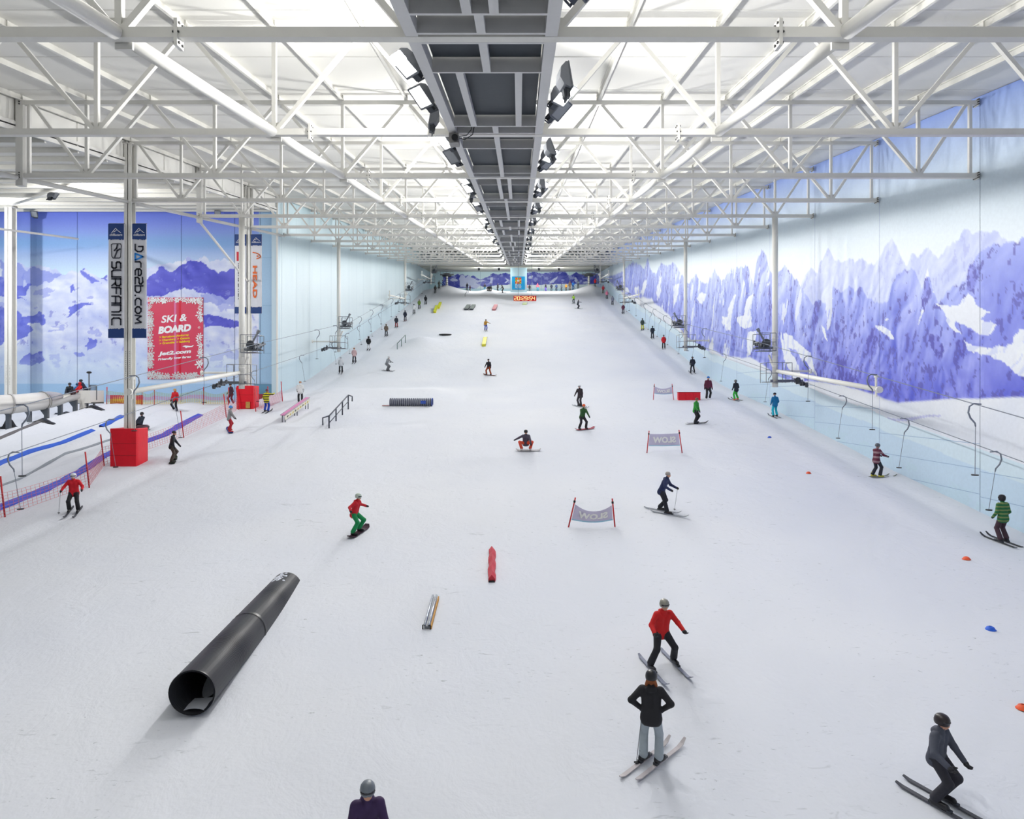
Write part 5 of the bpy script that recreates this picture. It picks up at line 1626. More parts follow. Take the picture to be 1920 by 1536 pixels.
# ================================================================== PEOPLE
def surface(prims, h, k=.035):
    """one closed surface around tapered limbs: list of (a, b, ra, rb, region)"""
    A = np.array([p_[0] for p_ in prims], float); B = np.array([p_[1] for p_ in prims], float)
    ra = np.array([p_[2] for p_ in prims]); rb = np.array([p_[3] for p_ in prims]); reg = np.array([p_[4] for p_ in prims])
    lo = np.minimum((A - ra[:, None]).min(0), (B - rb[:, None]).min(0)) - 2 * h
    hi = np.maximum((A + ra[:, None]).max(0), (B + rb[:, None]).max(0)) + 2 * h
    n = np.ceil((hi - lo) / h).astype(int) + 1
    ax = [lo[i] + h * np.arange(n[i]) for i in range(3)]
    P = np.stack(np.meshgrid(*ax, indexing='ij'), -1)
    S = None; best = None
    for i in range(len(prims)):
        d = B[i] - A[i]; L2 = max(d @ d, 1e-9)
        t = np.clip(((P - A[i]) @ d) / L2, 0, 1)
        q = P - A[i] - t[..., None] * d
        ds = np.sqrt((q * q).sum(-1)) - (ra[i] + (rb[i] - ra[i]) * t)
        if S is None:
            S = ds; best = ds.copy(); lab = np.full(ds.shape, reg[i])
        else:
            hh = np.clip(.5 + .5 * (S - ds) / k, 0, 1)
            S = S * (1 - hh) + ds * hh - k * hh * (1 - hh)
            m = ds < best; best = np.where(m, ds, best); lab = np.where(m, reg[i], lab)
    ins = S < 0
    c = [ins[i:n[0] - 1 + i, j:n[1] - 1 + j, l:n[2] - 1 + l] for i in (0, 1) for j in (0, 1) for l in (0, 1)]
    cnt = sum(x.astype(int) for x in c)
    act = (cnt > 0) & (cnt < 8)
    idx = np.full(act.shape, -1); ii = np.argwhere(act); idx[act] = np.arange(len(ii))
    pos = np.zeros((len(ii), 3)); num = np.zeros(len(ii))
    offs = [(i, j, l) for i in (0, 1) for j in (0, 1) for l in (0, 1)]
    for a in range(8):
        for b in range(a + 1, 8):
            oa, ob = np.array(offs[a]), np.array(offs[b])
            if np.abs(oa - ob).sum() != 1: continue
            ia, ib = ii + oa, ii + ob
            sa = S[ia[:, 0], ia[:, 1], ia[:, 2]]; sb = S[ib[:, 0], ib[:, 1], ib[:, 2]]
            cr = (sa < 0) != (sb < 0)
            t = np.where(cr, sa / np.where(cr, sa - sb, 1), 0)
            pos += np.where(cr[:, None], ia + t[:, None] * (ob - oa), 0); num += cr
    v = lo + pos / num[:, None] * h
    vl = lab[ii[:, 0], ii[:, 1], ii[:, 2]]
    qs = []
    for axis in range(3):
        o = [0, 0, 0]; o[axis] = 1
        s0 = ins[:n[0] - o[0], :n[1] - o[1], :n[2] - o[2]]; s1 = ins[o[0]:, o[1]:, o[2]:]
        e_ = np.argwhere(s0 != s1)
        b1, b2 = (axis + 1) % 3, (axis + 2) % 3
        e_ = e_[(e_[:, b1] > 0) & (e_[:, b2] > 0)]
        fl = s0[e_[:, 0], e_[:, 1], e_[:, 2]]
        def cell(d1, d2):
            g_ = e_.copy(); g_[:, b1] -= d1; g_[:, b2] -= d2
            return idx[g_[:, 0], g_[:, 1], g_[:, 2]]
        q = np.stack([cell(1, 1), cell(0, 1), cell(0, 0), cell(1, 0)], -1)
        qs.append(np.where(fl[:, None], q, q[:, ::-1]))
    q = np.concatenate(qs)
    return v, q, vl[q[:, 0]]

def body_mesh(name, prims, h, mats, k=.035):
    v, q, r = surface(prims, h, k)
    me = np_mesh(name, v, q, mats)
    me.polygons.foreach_set('material_index', r.astype(np.int32))
    return me

def ik(a, b, l1, l2, pole):
    a = Vector(a); b = Vector(b); d = b - a; L = min(d.length, (l1 + l2) * .995)
    d.normalize(); b = a + d * L
    x = (l1 * l1 - l2 * l2 + L * L) / (2 * L); y = math.sqrt(max(l1 * l1 - x * x, 0))
    p_ = Vector(pole); p_ -= d * p_.dot(d)
    if p_.length < 1e-4: p_ = Vector((0, 1, 0))
    return a + d * x + p_.normalized() * y, b

CLOTH = {}
def cloth(rgb):
    if rgb not in CLOTH:
        CLOTH[rgb] = mat('cloth_%d_%d_%d' % rgb, rgb, .75, noise=.14, nscale=9, bump=.25)
    return CLOTH[rgb]
def striped(name, c1, c2, scale):
    m = bpy.data.materials.new(name); m.use_nodes = True; nt = m.node_tree
    tc = nt.nodes.new('ShaderNodeTexCoord'); wv = nt.nodes.new('ShaderNodeTexWave'); cr = nt.nodes.new('ShaderNodeValToRGB')
    wv.bands_direction = 'Z'; wv.inputs['Scale'].default_value = scale; wv.inputs['Distortion'].default_value = .6
    cr.color_ramp.interpolation = 'CONSTANT'
    cr.color_ramp.elements[0].color = lin(c1); cr.color_ramp.elements[1].position = .62; cr.color_ramp.elements[1].color = lin(c2)
    nt.links.new(tc.outputs['Object'], wv.inputs['Vector']); nt.links.new(wv.outputs['Fac'], cr.inputs[0])
    nt.links.new(cr.outputs[0], nt.nodes['Principled BSDF'].inputs['Base Color'])
    nt.nodes['Principled BSDF'].inputs['Roughness'].default_value = .75
    return m
ST_YEL = striped('stripe_yellow', (214, 204, 40), (52, 52, 40), 1.7)
ST_GRN = striped('stripe_green', (32, 104, 60), (120, 140, 84), 2.4)
ST_MAR = striped('stripe_maroon', (96, 28, 56), (150, 120, 130), 1.3)
M_SKIN = mat('skin', (214, 160, 134), .6)
M_EYE = mat('eye_dark', (30, 26, 24), .4)
BLK = (28, 28, 34); NAVY = (30, 36, 62); RED = (206, 24, 34); GREY = (120, 122, 130)

def ski_mesh(L_, w, rgb, board=False):
    n = 14; v = []; f = []
    for i in range(n + 1):
        t = i / n; y = -L_ * .45 + L_ * t
        up = .0
        if t > .84: up = .11 * ((t - .84) / .16) ** 2
        if board and t < .16: up = .11 * ((.16 - t) / .16) ** 2
        if not board and t < .06: up = .03 * ((.06 - t) / .06)
        ww = w * (1 + .18 * abs(t - .5) * 2) * (1 if .04 < t < .93 else (.55 if t >= .99 or t <= .01 else .8))
        v += [(-ww / 2, y, up), (ww / 2, y, up), (ww / 2, y, up + .02), (-ww / 2, y, up + .02)]
    for i in range(n):
        for k in range(4): f.append((i * 4 + k, i * 4 + (k + 1) % 4, (i + 1) * 4 + (k + 1) % 4, (i + 1) * 4 + k))
    f += [(3, 2, 1, 0), tuple(n * 4 + k for k in range(4))]
    return MB().add(v, f).mesh('ski', cloth(rgb))

def boot_mesh(rgb, h):
    pr = [((0, -.07, .06), (0, .15, .05), .06, .05, 0), ((0, -.05, .07), (0, -.03, .19), .066, .066, 0), ((0, -.06, .03), (0, .17, .025), .045, .04, 0)]
    return body_mesh('boot', pr, h, [mat('boot_%d_%d_%d' % rgb, rgb, .4)], .02)
def glove_mesh(rgb, sgn, h):
    """palm and five fingers, slightly curled; wrist at the origin, fingers towards -z"""
    pr = [((0, 0, .01), (0, .0, -.06), .038, .045, 0), ((-.022, 0, -.05), (.022, 0, -.05), .036, .036, 0)]
    for k, (dx, L_) in enumerate(((-.036, .062), (-.012, .074), (.012, .07), (.035, .055))):
        b0 = Vector((dx, .0, -.085)); b1 = b0 + Vector((dx * .12, .014, -L_ * .5)); b2 = b1 + Vector((0, .03, -L_ * .36))
        pr += [(b0, b1, .0145, .013, 0), (b1, b2, .013, .0115, 0)]
    t0 = Vector((-sgn * .04, .012, -.03)); t1 = t0 + Vector((-sgn * .03, .03, -.028)); t2 = t1 + Vector((-sgn * .004, .024, -.03))
    pr += [(t0, t1, .018, .016, 0), (t1, t2, .016, .0135, 0)]
    return body_mesh('glove', pr, h, [mat('glove_%d_%d_%d' % rgb, rgb, .7)], .008)

HAND = {'down': (.10, .06, -.53), 'fwd': (.06, .40, -.30), 'out': (.44, .06, -.22), 'lift': (.05, .16, -.46), 'back': (.16, -.22, -.46), 'pole': (.20, .30, -.34), 'up': (.30, .25, .05), 'reach': (.35, .42, -.05), 'low': (.12, .30, -.50), 'rail': (.02, .42, -.42)}
def person(foot, yaw, jacket, pants, lab, hat=(40, 40, 46), hatk='helmet', skin=True, lean=6, side=0.0, crouch=0.05, arms=('down', 'down'), stance=.13, stag=0.0,
           gear='ski', gearcol=(60, 60, 70), boot=BLK, size=1.0, hair=None, glove=BLK, look=0.0, twist=0.0, detail=None, poles=(), board_yaw=0, sit=None, group=None, split=None, gear_yaw=0.0, z_off=None):
    """foot: pixel of the feet, or a Vector; yaw 0 looks up the slope, 180 down it"""
    P = gp(*foot) if not isinstance(foot, Vector) else foot.copy()
    dist = P.y
    h = detail or (.018 if dist < 20 else (.026 if dist < 45 else (.036 if dist < 80 else .05)))
    g0 = ground(P.x, P.y) if z_off is None else P.z
    base = Vector((P.x, P.y, g0))
    ya = R(yaw); cs, sn = math.cos(ya), math.sin(ya)
    def to_w(x, y): return base.x + (x * cs - y * sn), base.y + (x * sn + y * cs)
    def gz(x, y):
        if z_off is not None: return 0.0
        wx, wy = to_w(x, y); return (ground(wx, wy) - g0) / size
    J, T, K, G = 0, 1, 2, 3
    lift = .045 if gear in ('ski', 'board') else 0.0
    if gear == 'board':
        fl, fr = Vector((-.26, 0, 0)), Vector((.26, 0, 0))
    elif split:
        fl, fr = Vector((-split[0], -split[1], 0)), Vector((split[0], split[1], 0))
    else:
        fl, fr = Vector((-stance, -stag, 0)), Vector((stance, stag, 0))
    for f_ in (fl, fr): f_.z = gz(f_.x * size, f_.y * size) + lift
    zmid = (fl.z + fr.z) / 2
    ankL, ankR = fl + Vector((0, -.03, .10)), fr + Vector((0, -.03, .10))
    le = R(lean); sd = R(side)
    up = Vector((math.sin(sd), math.sin(le), math.cos(le) * math.cos(sd))).normalized()
    if sit is not None:
        pel = Vector((0, 0, sit)); ankL = Vector((-.16, .62, .12)); ankR = Vector((.16, .62, .12)); fl = ankL - Vector((0, 0, .1)); fr = ankR - Vector((0, 0, .1))
    else:
        pel = Vector((side * -.004, -.5 * math.sin(le) * .45 - crouch * .35, .93 - crouch + zmid))
        pel += Vector(((fl.x + fr.x) / 2, (fl.y + fr.y) / 2, 0))
    rt = Vector((math.cos(R(twist)), math.sin(R(twist)), 0))
    hipL, hipR = pel - rt * .09, pel + rt * .09
    chest = pel + up * .40; neck = pel + up * .56; fw = up.cross(Vector((1, 0, 0))); fw = Vector((0, 1, 0)) if fw.length < .1 else -fw.normalized() if fw.y > 0 else fw.normalized()
    if fw.y < 0: fw = -fw
    shL, shR = neck - rt * .185 - up * .07, neck + rt * .185 - up * .07
    hd = neck + Vector((0, .03 + math.sin(le) * .06, .165))
    pole_k = Vector((0, 1, 0.1))
    kp = lambda s_: (pole_k + Vector((s_ * (.9 if gear == 'board' and crouch > .3 else .15), 0, 0)))
    knL, ankL = ik(hipL, ankL, .44, .43, kp(-1)); knR, ankR = ik(hipR, ankR, .44, .43, kp(1))
    pr = [(hipL, knL, .108, .08, T), (knL, ankL + Vector((0, 0, .04)), .082, .09, T), (hipR, knR, .108, .08, T), (knR, ankR + Vector((0, 0, .04)), .082, .09, T),
          (hipL - up * .02, hipR - up * .02, .115, .115, T)]
    for s_ in (-1, 1):
        pr.append((pel + rt * (s_ * .075) - up * .06, pel + rt * (s_ * .07) + up * .12, .135, .115, J))
        pr.append((pel + rt * (s_ * .07) + up * .12, chest + rt * (s_ * .085), .112, .115, J))
        pr.append((chest + rt * (s_ * .085), (shL if s_ < 0 else shR) + rt * (-s_ * .03), .112, .085, J))
    pr.append((pel - up * .07, pel + up * .12, .135, .115, J))
    pr.append((neck - up * .05, neck + up * .03, .085, .07, J))
    pr.append((neck - rt * .05 - up * .03 - fw * .075, neck + rt * .05 - up * .03 - fw * .075, .06, .06, J))
    pr.append((neck + up * .0, hd - Vector((0, 0, .04)), .052, .056, K))
    lk = R(look); fv = Vector((math.sin(-lk), math.cos(lk), -.1)).normalized()
    pr += [(hd + Vector((0, 0, -.045)) + fv * .03, hd + Vector((0, 0, .03)), .068, .092, K), (hd + fv * .088 + Vector((0, 0, .0)), hd + fv * .108 - Vector((0, 0, .028)), .012, .017, K)]
    hands = []
    for s_, sh, am in ((-1, shL, arms[0]), (1, shR, arms[1])):
        if am == 'hips': tg = pel + rt * (s_ * .215) + Vector((0, .03, .13)); po = rt * s_ * 1.0 + Vector((0, -.55, 0))
        elif isinstance(am, tuple): tg = sh + Vector((s_ * am[0], am[1], am[2])); po = Vector((s_ * .5, -.8, -.3))
        else:
            o_ = HAND[am]; tg = sh + Vector((s_ * o_[0], o_[1], o_[2])) + (Vector((0, math.sin(le) * .15, 0)) if am == 'down' else Vector()); po = Vector((s_ * .5, -.8, -.3))
        el, wr = ik(sh, tg, .29, .26, po)
        pr += [(sh, el, .078, .062, J), (el, wr, .062, .05, J)]
        hands.append((s_, el, wr))
        if h > .02:
            d_ = (wr - el).normalized()
            pr += [(wr + d_ * .03, wr + d_ * .1, .045, .04, G)]
            q_ = Vector((0, 1, 0)) - d_ * d_.y
            if q_.length > .1 and h < .03: pr.append((wr + d_ * .05, wr + d_ * .09 + q_.normalized() * .05, .022, .018, G))
    jm_ = jacket if not isinstance(jacket, tuple) else cloth(jacket)
    me = body_mesh('person', [(tuple(a), tuple(b), r0, r1, g_) for a, b, r0, r1, g_ in pr], h, [jm_, cloth(pants) if isinstance(pants, tuple) else pants, M_SKIN, cloth(glove)], .03)
    o = link('person', me, None, base)
    o.rotation_euler = (0, 0, ya); o.scale = (size,) * 3
    tag(o, lab, 'person', group)
    # headwear and hair
    nseg = 16 if dist < 60 else 10
    hat_m = mat('hat_%d_%d_%d' % hat, hat, .35 if hatk == 'helmet' else .8, noise=.08)
    if hatk == 'helmet':
        q_ = MB().lathe([(.112, -.045), (.122, -.03), (.128, .02), (.118, .075), (.088, .115), (.045, .136), (.0, .14)], nseg, 0, .92, 1.05).obj('helmet', hat_m, o, True)
    elif hatk == 'hat':
        q_ = MB().lathe([(.108, .0), (.114, .01), (.113, .05), (.104, .085), (.07, .125), (.03, .142), (.0, .145)], nseg).obj('woolly_hat', hat_m, o, True)
    elif hatk == 'hood':
        q_ = MB().lathe([(.10, -.1), (.115, -.06), (.122, .02), (.11, .08), (.07, .118), (.0, .132)], nseg).obj('hood', hat_m, o, True)
    else:
        q_ = MB().lathe([(.092, -.03), (.107, .0), (.106, .04), (.095, .075), (.06, .103), (.0, .112)], nseg).obj('hair', hat_m, o, True)
    q_.location = hd + Vector((0, -.012, .012)); q_.rotation_euler = (R(-6 + (8 if hatk == 'hood' else 0)), 0, -lk)
    if hatk in ('helmet', 'hood') and dist < 75:
        gg = MB(); ps = []
        for k_ in range(-4, 5):
            a_ = k_ * .3; ps.append(hd + Vector((math.sin(a_ - lk) * .098, math.cos(a_ - lk) * .104, .022)))
        gg.tube(ps, .026, 6).obj('goggles', mat('goggle', (46, 44, 52), .2), o, True)
    elif dist < 60:
        for s_ in (-1, 1):
            e_ = hd + fv * .088 + Vector((s_ * .033, 0, .014))
            MB().lathe([(0, -.009), (.009, -.004), (.011, 0), (.009, .005), (0, .009)], 8).obj('eye', M_EYE, o, True).location = e_
        q2 = hd + fv * .085 - Vector((0, 0, .055))
        MB().tube([q2 + Vector((-.022, -.006, 0)), q2 + Vector((0, .003, -.002)), q2 + Vector((.022, -.006, 0))], .005, 5).obj('mouth', mat('lips', (158, 88, 80), .5), o)
    if hair:
        pr2 = [(hd + Vector((s_ * .05, -.06, -.02)), hd + Vector((s_ * .095, -.05 - .02 * (s_ == 0), -.135)), .045, .032, 0) for s_ in (-1, 0, 1)]
        link('hair', body_mesh('hair', [(tuple(a), tuple(b), r0, r1, 0) for a, b, r0, r1, _ in pr2], max(h * .8, .016), [mat('hair_%d_%d_%d' % hair, hair, .7, noise=.25, nscale=30)], .02), o)
    # gloves with fingers where they can be seen
    if h <= .02:
        for s_, el, wr in hands:
            gm_ = link('glove', glove_mesh(glove, s_, .007), o, wr)
            d_ = (wr - el).normalized()
            gm_.rotation_euler = Vector((0, 0, -1)).rotation_difference(d_).to_euler()
    if gear:
        bm_ = bmesh_cache(('boot', boot, round(h, 3)), lambda: boot_mesh(boot, max(h, .018) if h < .04 else .04))
        for f_, tw in ((fl, 0), (fr, 0)):
            b_ = link('boot', bm_, o, f_)
            b_.rotation_euler = (0, 0, R(gear_yaw))
    wgx, wgy = grad(P.x, P.y)
    gy = R(gear_yaw)
    def slope_rot(angle):
        """rotation (local) of a ski lying on the snow and pointing along local angle"""
        d_ = Vector((-math.sin(angle), math.cos(angle), 0))
        wd = Vector((d_.x * cs - d_.y * sn, d_.x * sn + d_.y * cs, 0))
        ln = Vector((d_.y, -d_.x, 0)); wl = Vector((ln.x * cs - ln.y * sn, ln.x * sn + ln.y * cs, 0))
        d_.z = wgx * wd.x + wgy * wd.y; ln.z = wgx * wl.x + wgy * wl.y
        d_.normalize(); n_ = ln.cross(d_).normalized(); ln = d_.cross(n_)
        return Matrix((ln, d_, n_)).transposed().to_euler()
    if gear == 'ski':
        sm = bmesh_cache(('ski', gearcol), lambda: ski_mesh(1.62, .075, gearcol))
        for f_ in (fl, fr):
            s2 = link('ski', sm, o, f_ + Vector((0, 0, -.012))); s2.rotation_euler = slope_rot(gy)
            if dist < 35:
                MB().box(-.045, .045, -.14, -.05, .02, .07).obj('heel_binding', M_DGREY, s2)
                MB().box(-.04, .04, .16, .24, .02, .06).obj('toe_binding', M_DGREY, s2)
    elif gear == 'board':
        sm = bmesh_cache(('board', gearcol), lambda: ski_mesh(1.5, .27, gearcol, True))
        s2 = link('snowboard', sm, o, (fl + fr) / 2 + Vector((-.075, 0, -.012))); s2.rotation_euler = slope_rot(R(90 + board_yaw))
    # ski poles are held, so they are things of their own
    for i in poles:
        s_, el, wr = hands[i]
        d_ = (wr - el).normalized()
        grip = wr + d_ * .08
        tip = Vector((grip.x + s_ * .12, grip.y - .18, 0)); tip.z = gz(tip.x * size, tip.y * size)
        mw = Matrix.Translation(base) @ Matrix.Rotation(ya, 4, 'Z') @ Matrix.Scale(size, 4)
        A, B = mw @ (grip + Vector((0, 0, .06))), mw @ tip
        e_ = empty('ski_pole', B)
        MB().tube([(0, 0, 0), A - B], [.006, .011], 7).obj('shaft', mat('pole_alloy', (150, 154, 160), .3, .7), e_, True)
        MB().tube([(A - B) * .9, A - B], .018, 7).obj('grip', M_BLACK, e_, True)
        MB().disc((A - B) * .06, A - B, .05, .015, 10).obj('basket', M_BLACK, e_)
        tag(e_, 'thin ski pole held by the %s' % ' '.join(lab.replace('person in ', 'skier in ').split()[:7]), 'ski pole')
    return o
_MC = {}
def bmesh_cache(key, fn):
    if key not in _MC: _MC[key] = fn()
    return _MC[key]

# --- on the open slope
person((1221, 1432), -14, (24, 24, 30), (176, 188, 198), 'person in black jacket and pale grey trousers with hands on hips', hat=(26, 26, 32), arms=('hips', 'hips'), stance=.15, lean=3, hair=(150, 86, 48), glove=(56, 66, 92), gearcol=(206, 200, 204), poles=(0,), crouch=.03, size=1.0, gear_yaw=-33)
person((1243, 1252), 195, (214, 28, 30), (30, 30, 38), 'person in bright red jacket skiing down with legs wide apart', hat=(150, 150, 140), lean=14, crouch=.12, split=(.34, .06), arms=('pole', 'pole'), gearcol=(150, 156, 176), hatk='helmet')
person((1764, 1510), 215, (74, 78, 92), (44, 44, 54), 'person in charcoal jacket skiing down beside the blue marker disc', hat=(40, 32, 36), lean=12, side=13, crouch=.14, stance=.14, arms=('low', 'pole'), gearcol=(90, 92, 100))
person(Vector((-2.32, 10.45, 0)), 195, (58, 36, 82), (40, 36, 52), 'person in dark purple jacket and grey helmet low on the slope', hat=(116, 124, 134), lean=14, crouch=.08, arms=('low', 'low'), gearcol=(70, 70, 80), size=1.0)
person((1245, 962), 240, (30, 42, 84), (26, 28, 38), 'person in navy jacket bending forward with one ski pole', hat=(170, 164, 160), hatk='hair', lean=24, crouch=.05, split=(.16, .2), arms=('pole', 'pole'), gearcol=(150, 156, 166), poles=(0,), size=1.05)
person((669, 1002), 255, (206, 22, 38), (14, 146, 84), 'snowboarder in red top and green trousers leaning over', hat=(196, 210, 200), lean=20, side=10, crouch=.16, arms=('out', 'out'), gear='board', gearcol=(70, 44, 60))
person((138, 962), 200, (212, 22, 40), (26, 26, 32), 'person in red jacket and white helmet skiing beside the netting', hat=(228, 230, 236), lean=8, crouch=.08, arms=('pole', 'pole'), stance=.17, gearcol=(80, 82, 90), poles=(1,))
person((324, 866), -70, (26, 28, 36), (78, 66, 58), 'snowboarder in black jacket and brown trousers by the red padded box', hat=(60, 50, 54), hatk='hat', lean=10, crouch=.08, arms=('low', 'down'), gear='board', gearcol=(52, 64, 48), boot=(60, 56, 54))
person((431, 810), -60, (150, 150, 152), (176, 26, 44), 'person in grey jacket and red trousers with a bright blue hat', hat=(64, 148, 226), hatk='helmet', lean=8, crouch=.05, arms=('low', 'low'), gear='board', gearcol=(40, 70, 150), boot=(210, 70, 60))
person((500, 773), 0, ST_YEL, (24, 66, 178), 'person in yellow and black striped jacket and blue trousers', hat=(120, 50, 70), hatk='hat', arms=('lift', 'up'), gearcol=(40, 40, 50))
person((328, 771), 170, (206, 18, 34), (26, 26, 34), 'person in red jacket with long blond hair by the striped net', hat=(204, 160, 96), hatk='hair', hair=(214, 172, 104), gear=None, arms=('lift', 'down'), lean=2)
person((433, 758), 150, (70, 36, 56), (104, 26, 48), 'person in dark jacket and maroon trousers behind the net poles', hat=(36, 30, 36), hatk='hat', gear=None, arms=('lift', 'lift'), split=(.28, .0), boot=BLK)
person((563, 755), 20, (238, 240, 242), (26, 26, 34), 'person in white jacket and black trousers at the corner post', hat=(196, 150, 120), hatk='hair', arms=('lift', 'lift'), gearcol=(200, 200, 206))
LT = dict(lean=2, crouch=.02, arms=('lift', 'lift'), stance=.14, gearcol=(120, 124, 134))
person((639, 700), 8, (232, 234, 240), (28, 28, 36), 'person in white jacket and white helmet towed below the second mast', hat=(214, 222, 230), **LT)
person((664, 681), 5, (226, 190, 192), (36, 32, 42), 'person in pale pink jacket and black trousers on the tow', hat=(170, 120, 84), hatk='hair', **LT)
person((691, 657), 5, (26, 26, 32), (236, 236, 240), 'person in black jacket and white trousers on the tow', hat=(30, 30, 36), hatk='hood', **LT)
person((724, 631), 0, (120, 106, 94), (44, 48, 56), 'person in brown jacket and dark trousers on the tow', hat=(110, 98, 88), hatk='hood', **LT)
person((743, 614.5), 0, (52, 54, 66), (146, 36, 46), 'person in slate jacket and dark red trousers on the tow', hat=(46, 46, 56), **LT)
person((759.5, 602.5), 0, (34, 42, 60), (40, 44, 58), 'person all in navy with red boots on the tow', hat=(36, 40, 54), boot=(170, 40, 46), **LT)
person((776, 589), 0, (236, 238, 240), (36, 38, 46), 'person in white top and black trousers high on the tow', hat=(40, 40, 46), **LT)
person((786, 579.5), 0, (110, 138, 62), (52, 50, 54), 'person in lime and dark jacket high on the tow', hat=(110, 40, 60), **LT)
person((798, 571), 0, (36, 38, 46), (44, 46, 54), 'person all in charcoal high on the tow below the third mast', hat=(36, 38, 44), hatk='hood', **LT)
person((816, 550), 0, (84, 80, 76), (44, 44, 46), 'person in brownish jacket near the top of the tow', hat=(80, 76, 74), hatk='hood', **LT)
person((823.5, 541), 20, (86, 92, 88), (66, 70, 70), 'person in grey-green clothes at the top of the tow', hat=(70, 74, 72), hatk='hood', **LT)
person((830.5, 537), 90, (34, 62, 150), (40, 60, 130), 'person in blue crouching by the lift return station', hat=(40, 56, 110), lean=25, crouch=.35, arms=('low', 'fwd'), gearcol=(60, 60, 80))
person((727, 696), 245, (150, 154, 160), (120, 122, 128), 'person in light grey skiing across below the tow line', hat=(206, 208, 212), lean=24, crouch=.15, arms=('fwd', 'fwd'), gearcol=(110, 110, 116))
person((916, 704), 160, (36, 34, 44), (172, 76, 40), 'snowboarder in black jacket and rust orange trousers', hat=(40, 38, 44), hatk='hat', lean=6, crouch=.08, arms=('down', 'low'), gear='board', gearcol=(120, 60, 50))
person((911, 620.5), 190, (206, 150, 52), (40, 76, 180), 'person in orange-yellow jacket and blue trousers mid slope', hat=(90, 76, 66), arms=('out', 'down'), lean=8, crouch=.08, gearcol=(190, 190, 196))
person((986, 846), 180, (86, 80, 98), (246, 92, 66), 'snowboarder squatting in bright orange trousers with one arm out', hat=(26, 26, 30), lean=22, crouch=.52, arms=('low', 'out'), gear='board', gearcol=(190, 190, 196), boot=(220, 214, 216))
person((1087, 763), 150, (54, 46, 54), (60, 54, 62), 'person in dark plum jacket and pale helmet skiing', hat=(222, 222, 230), lean=10, crouch=.06, arms=('down', 'low'), stance=.1, gearcol=(130, 140, 152), gear_yaw=70)
person((1093, 806), 205, (52, 96, 48), (44, 38, 46), 'snowboarder in green jacket and orange hat', hat=(250, 112, 66), hatk='hat', lean=10, side=-6, crouch=.08, arms=('low', 'low'), gear='board', gearcol=(170, 70, 90))
person((1305, 795), 225, (44, 152, 54), (30, 28, 36), 'person in bright green jacket and black trousers looking down', hat=(120, 84, 70), hatk='hat', lean=8, crouch=.06, arms=('down', 'low'), split=(.16, .05), gearcol=(40, 40, 46), size=1.05, gear_yaw=60)
person((1328, 748.5), 180, (96, 32, 60), (28, 26, 34), 'person in maroon jacket and blue hat by the red barrier', hat=(52, 132, 214), hatk='hat', gear=None, arms=('down', 'down'), lean=1, size=1.12)
person((1380, 751), 20, (32, 38, 52), (52, 184, 62), 'person in black jacket and bright green trousers', hat=(96, 100, 108), gearcol=(50, 50, 56), arms=('lift', 'lift'), split=(.2, .05), boot=(220, 90, 60))
person((1453, 782), 5, (18, 120, 178), (28, 190, 216), 'person in blue jacket and turquoise trousers under the lowest mast', hat=(40, 38, 48), hatk='hat', **LT)
person((1644, 896), -75, ST_MAR, (34, 38, 50), 'person in maroon jacket with yellow boots reaching forward on the tow', hat=(88, 92, 104), lean=6, arms=('fwd', 'fwd'), crouch=.04, gearcol=(120, 124, 116), boot=(196, 190, 70), stag=.12, gear_yaw=-10)
person((1880, 1018), 10, ST_GRN, (66, 44, 56), 'person in green striped jacket and brown trousers beside the wall', hat=(36, 34, 40), hatk='hood', lean=3, arms=('lift', 'lift'), crouch=.03, gearcol=(60, 62, 66), size=1.03)
person((1298.5, 700), 0, (34, 38, 54), (30, 32, 44), 'broad person all in dark navy under the second mast', hat=(60, 66, 80), hatk='hat', **dict(LT, stance=.2))
person((1244.5, 654), -10, (214, 24, 40), (34, 36, 44), 'person in red jacket and black trousers on the tow', hat=(80, 84, 90), **LT)
person((1223.5, 635), 0, (34, 40, 56), (32, 36, 48), 'person in long navy coat on the tow', hat=(40, 44, 54), **LT)
person((1204.5, 619), -20, (54, 70, 66), (206, 206, 40), 'person in dark top and yellow trousers on the tow', hat=(44, 52, 52), **LT)
person((1168.5, 588.5), 0, (108, 50, 76), (48, 44, 62), 'person in plum jacket high on the tow', hat=(90, 44, 64), **LT)
person((1148.5, 572), 0, (146, 148, 166), (56, 58, 72), 'person in lilac-grey jacket high on the tow', hat=(90, 92, 104), **LT)
person((1138, 560.5), 0, (240, 140, 172), (60, 62, 72), 'person in pink jacket high on the tow', hat=(220, 120, 150), **LT)
person((1131, 550), 0, (224, 76, 94), (40, 42, 48), 'person in coral jacket and black trousers near the tow top', hat=(200, 90, 90), **LT)
person((1116, 537), 0, (216, 34, 44), (44, 60, 60), 'person in red jacket at the very top of the tow', hat=(190, 30, 40), **LT)
person((1075.5, 569), 160, (170, 222, 60), (56, 70, 76), 'person in lime jacket skiing near the top', hat=(110, 160, 60), lean=14, crouch=.1, arms=('fwd', 'fwd'), gearcol=(130, 140, 146))
person((1084, 579), 240, (42, 48, 62), (48, 52, 64), 'person in slate clothes with one arm stretched out near the top', hat=(110, 96, 96), lean=14, crouch=.12, arms=('reach', 'low'), gearcol=(130, 140, 146))
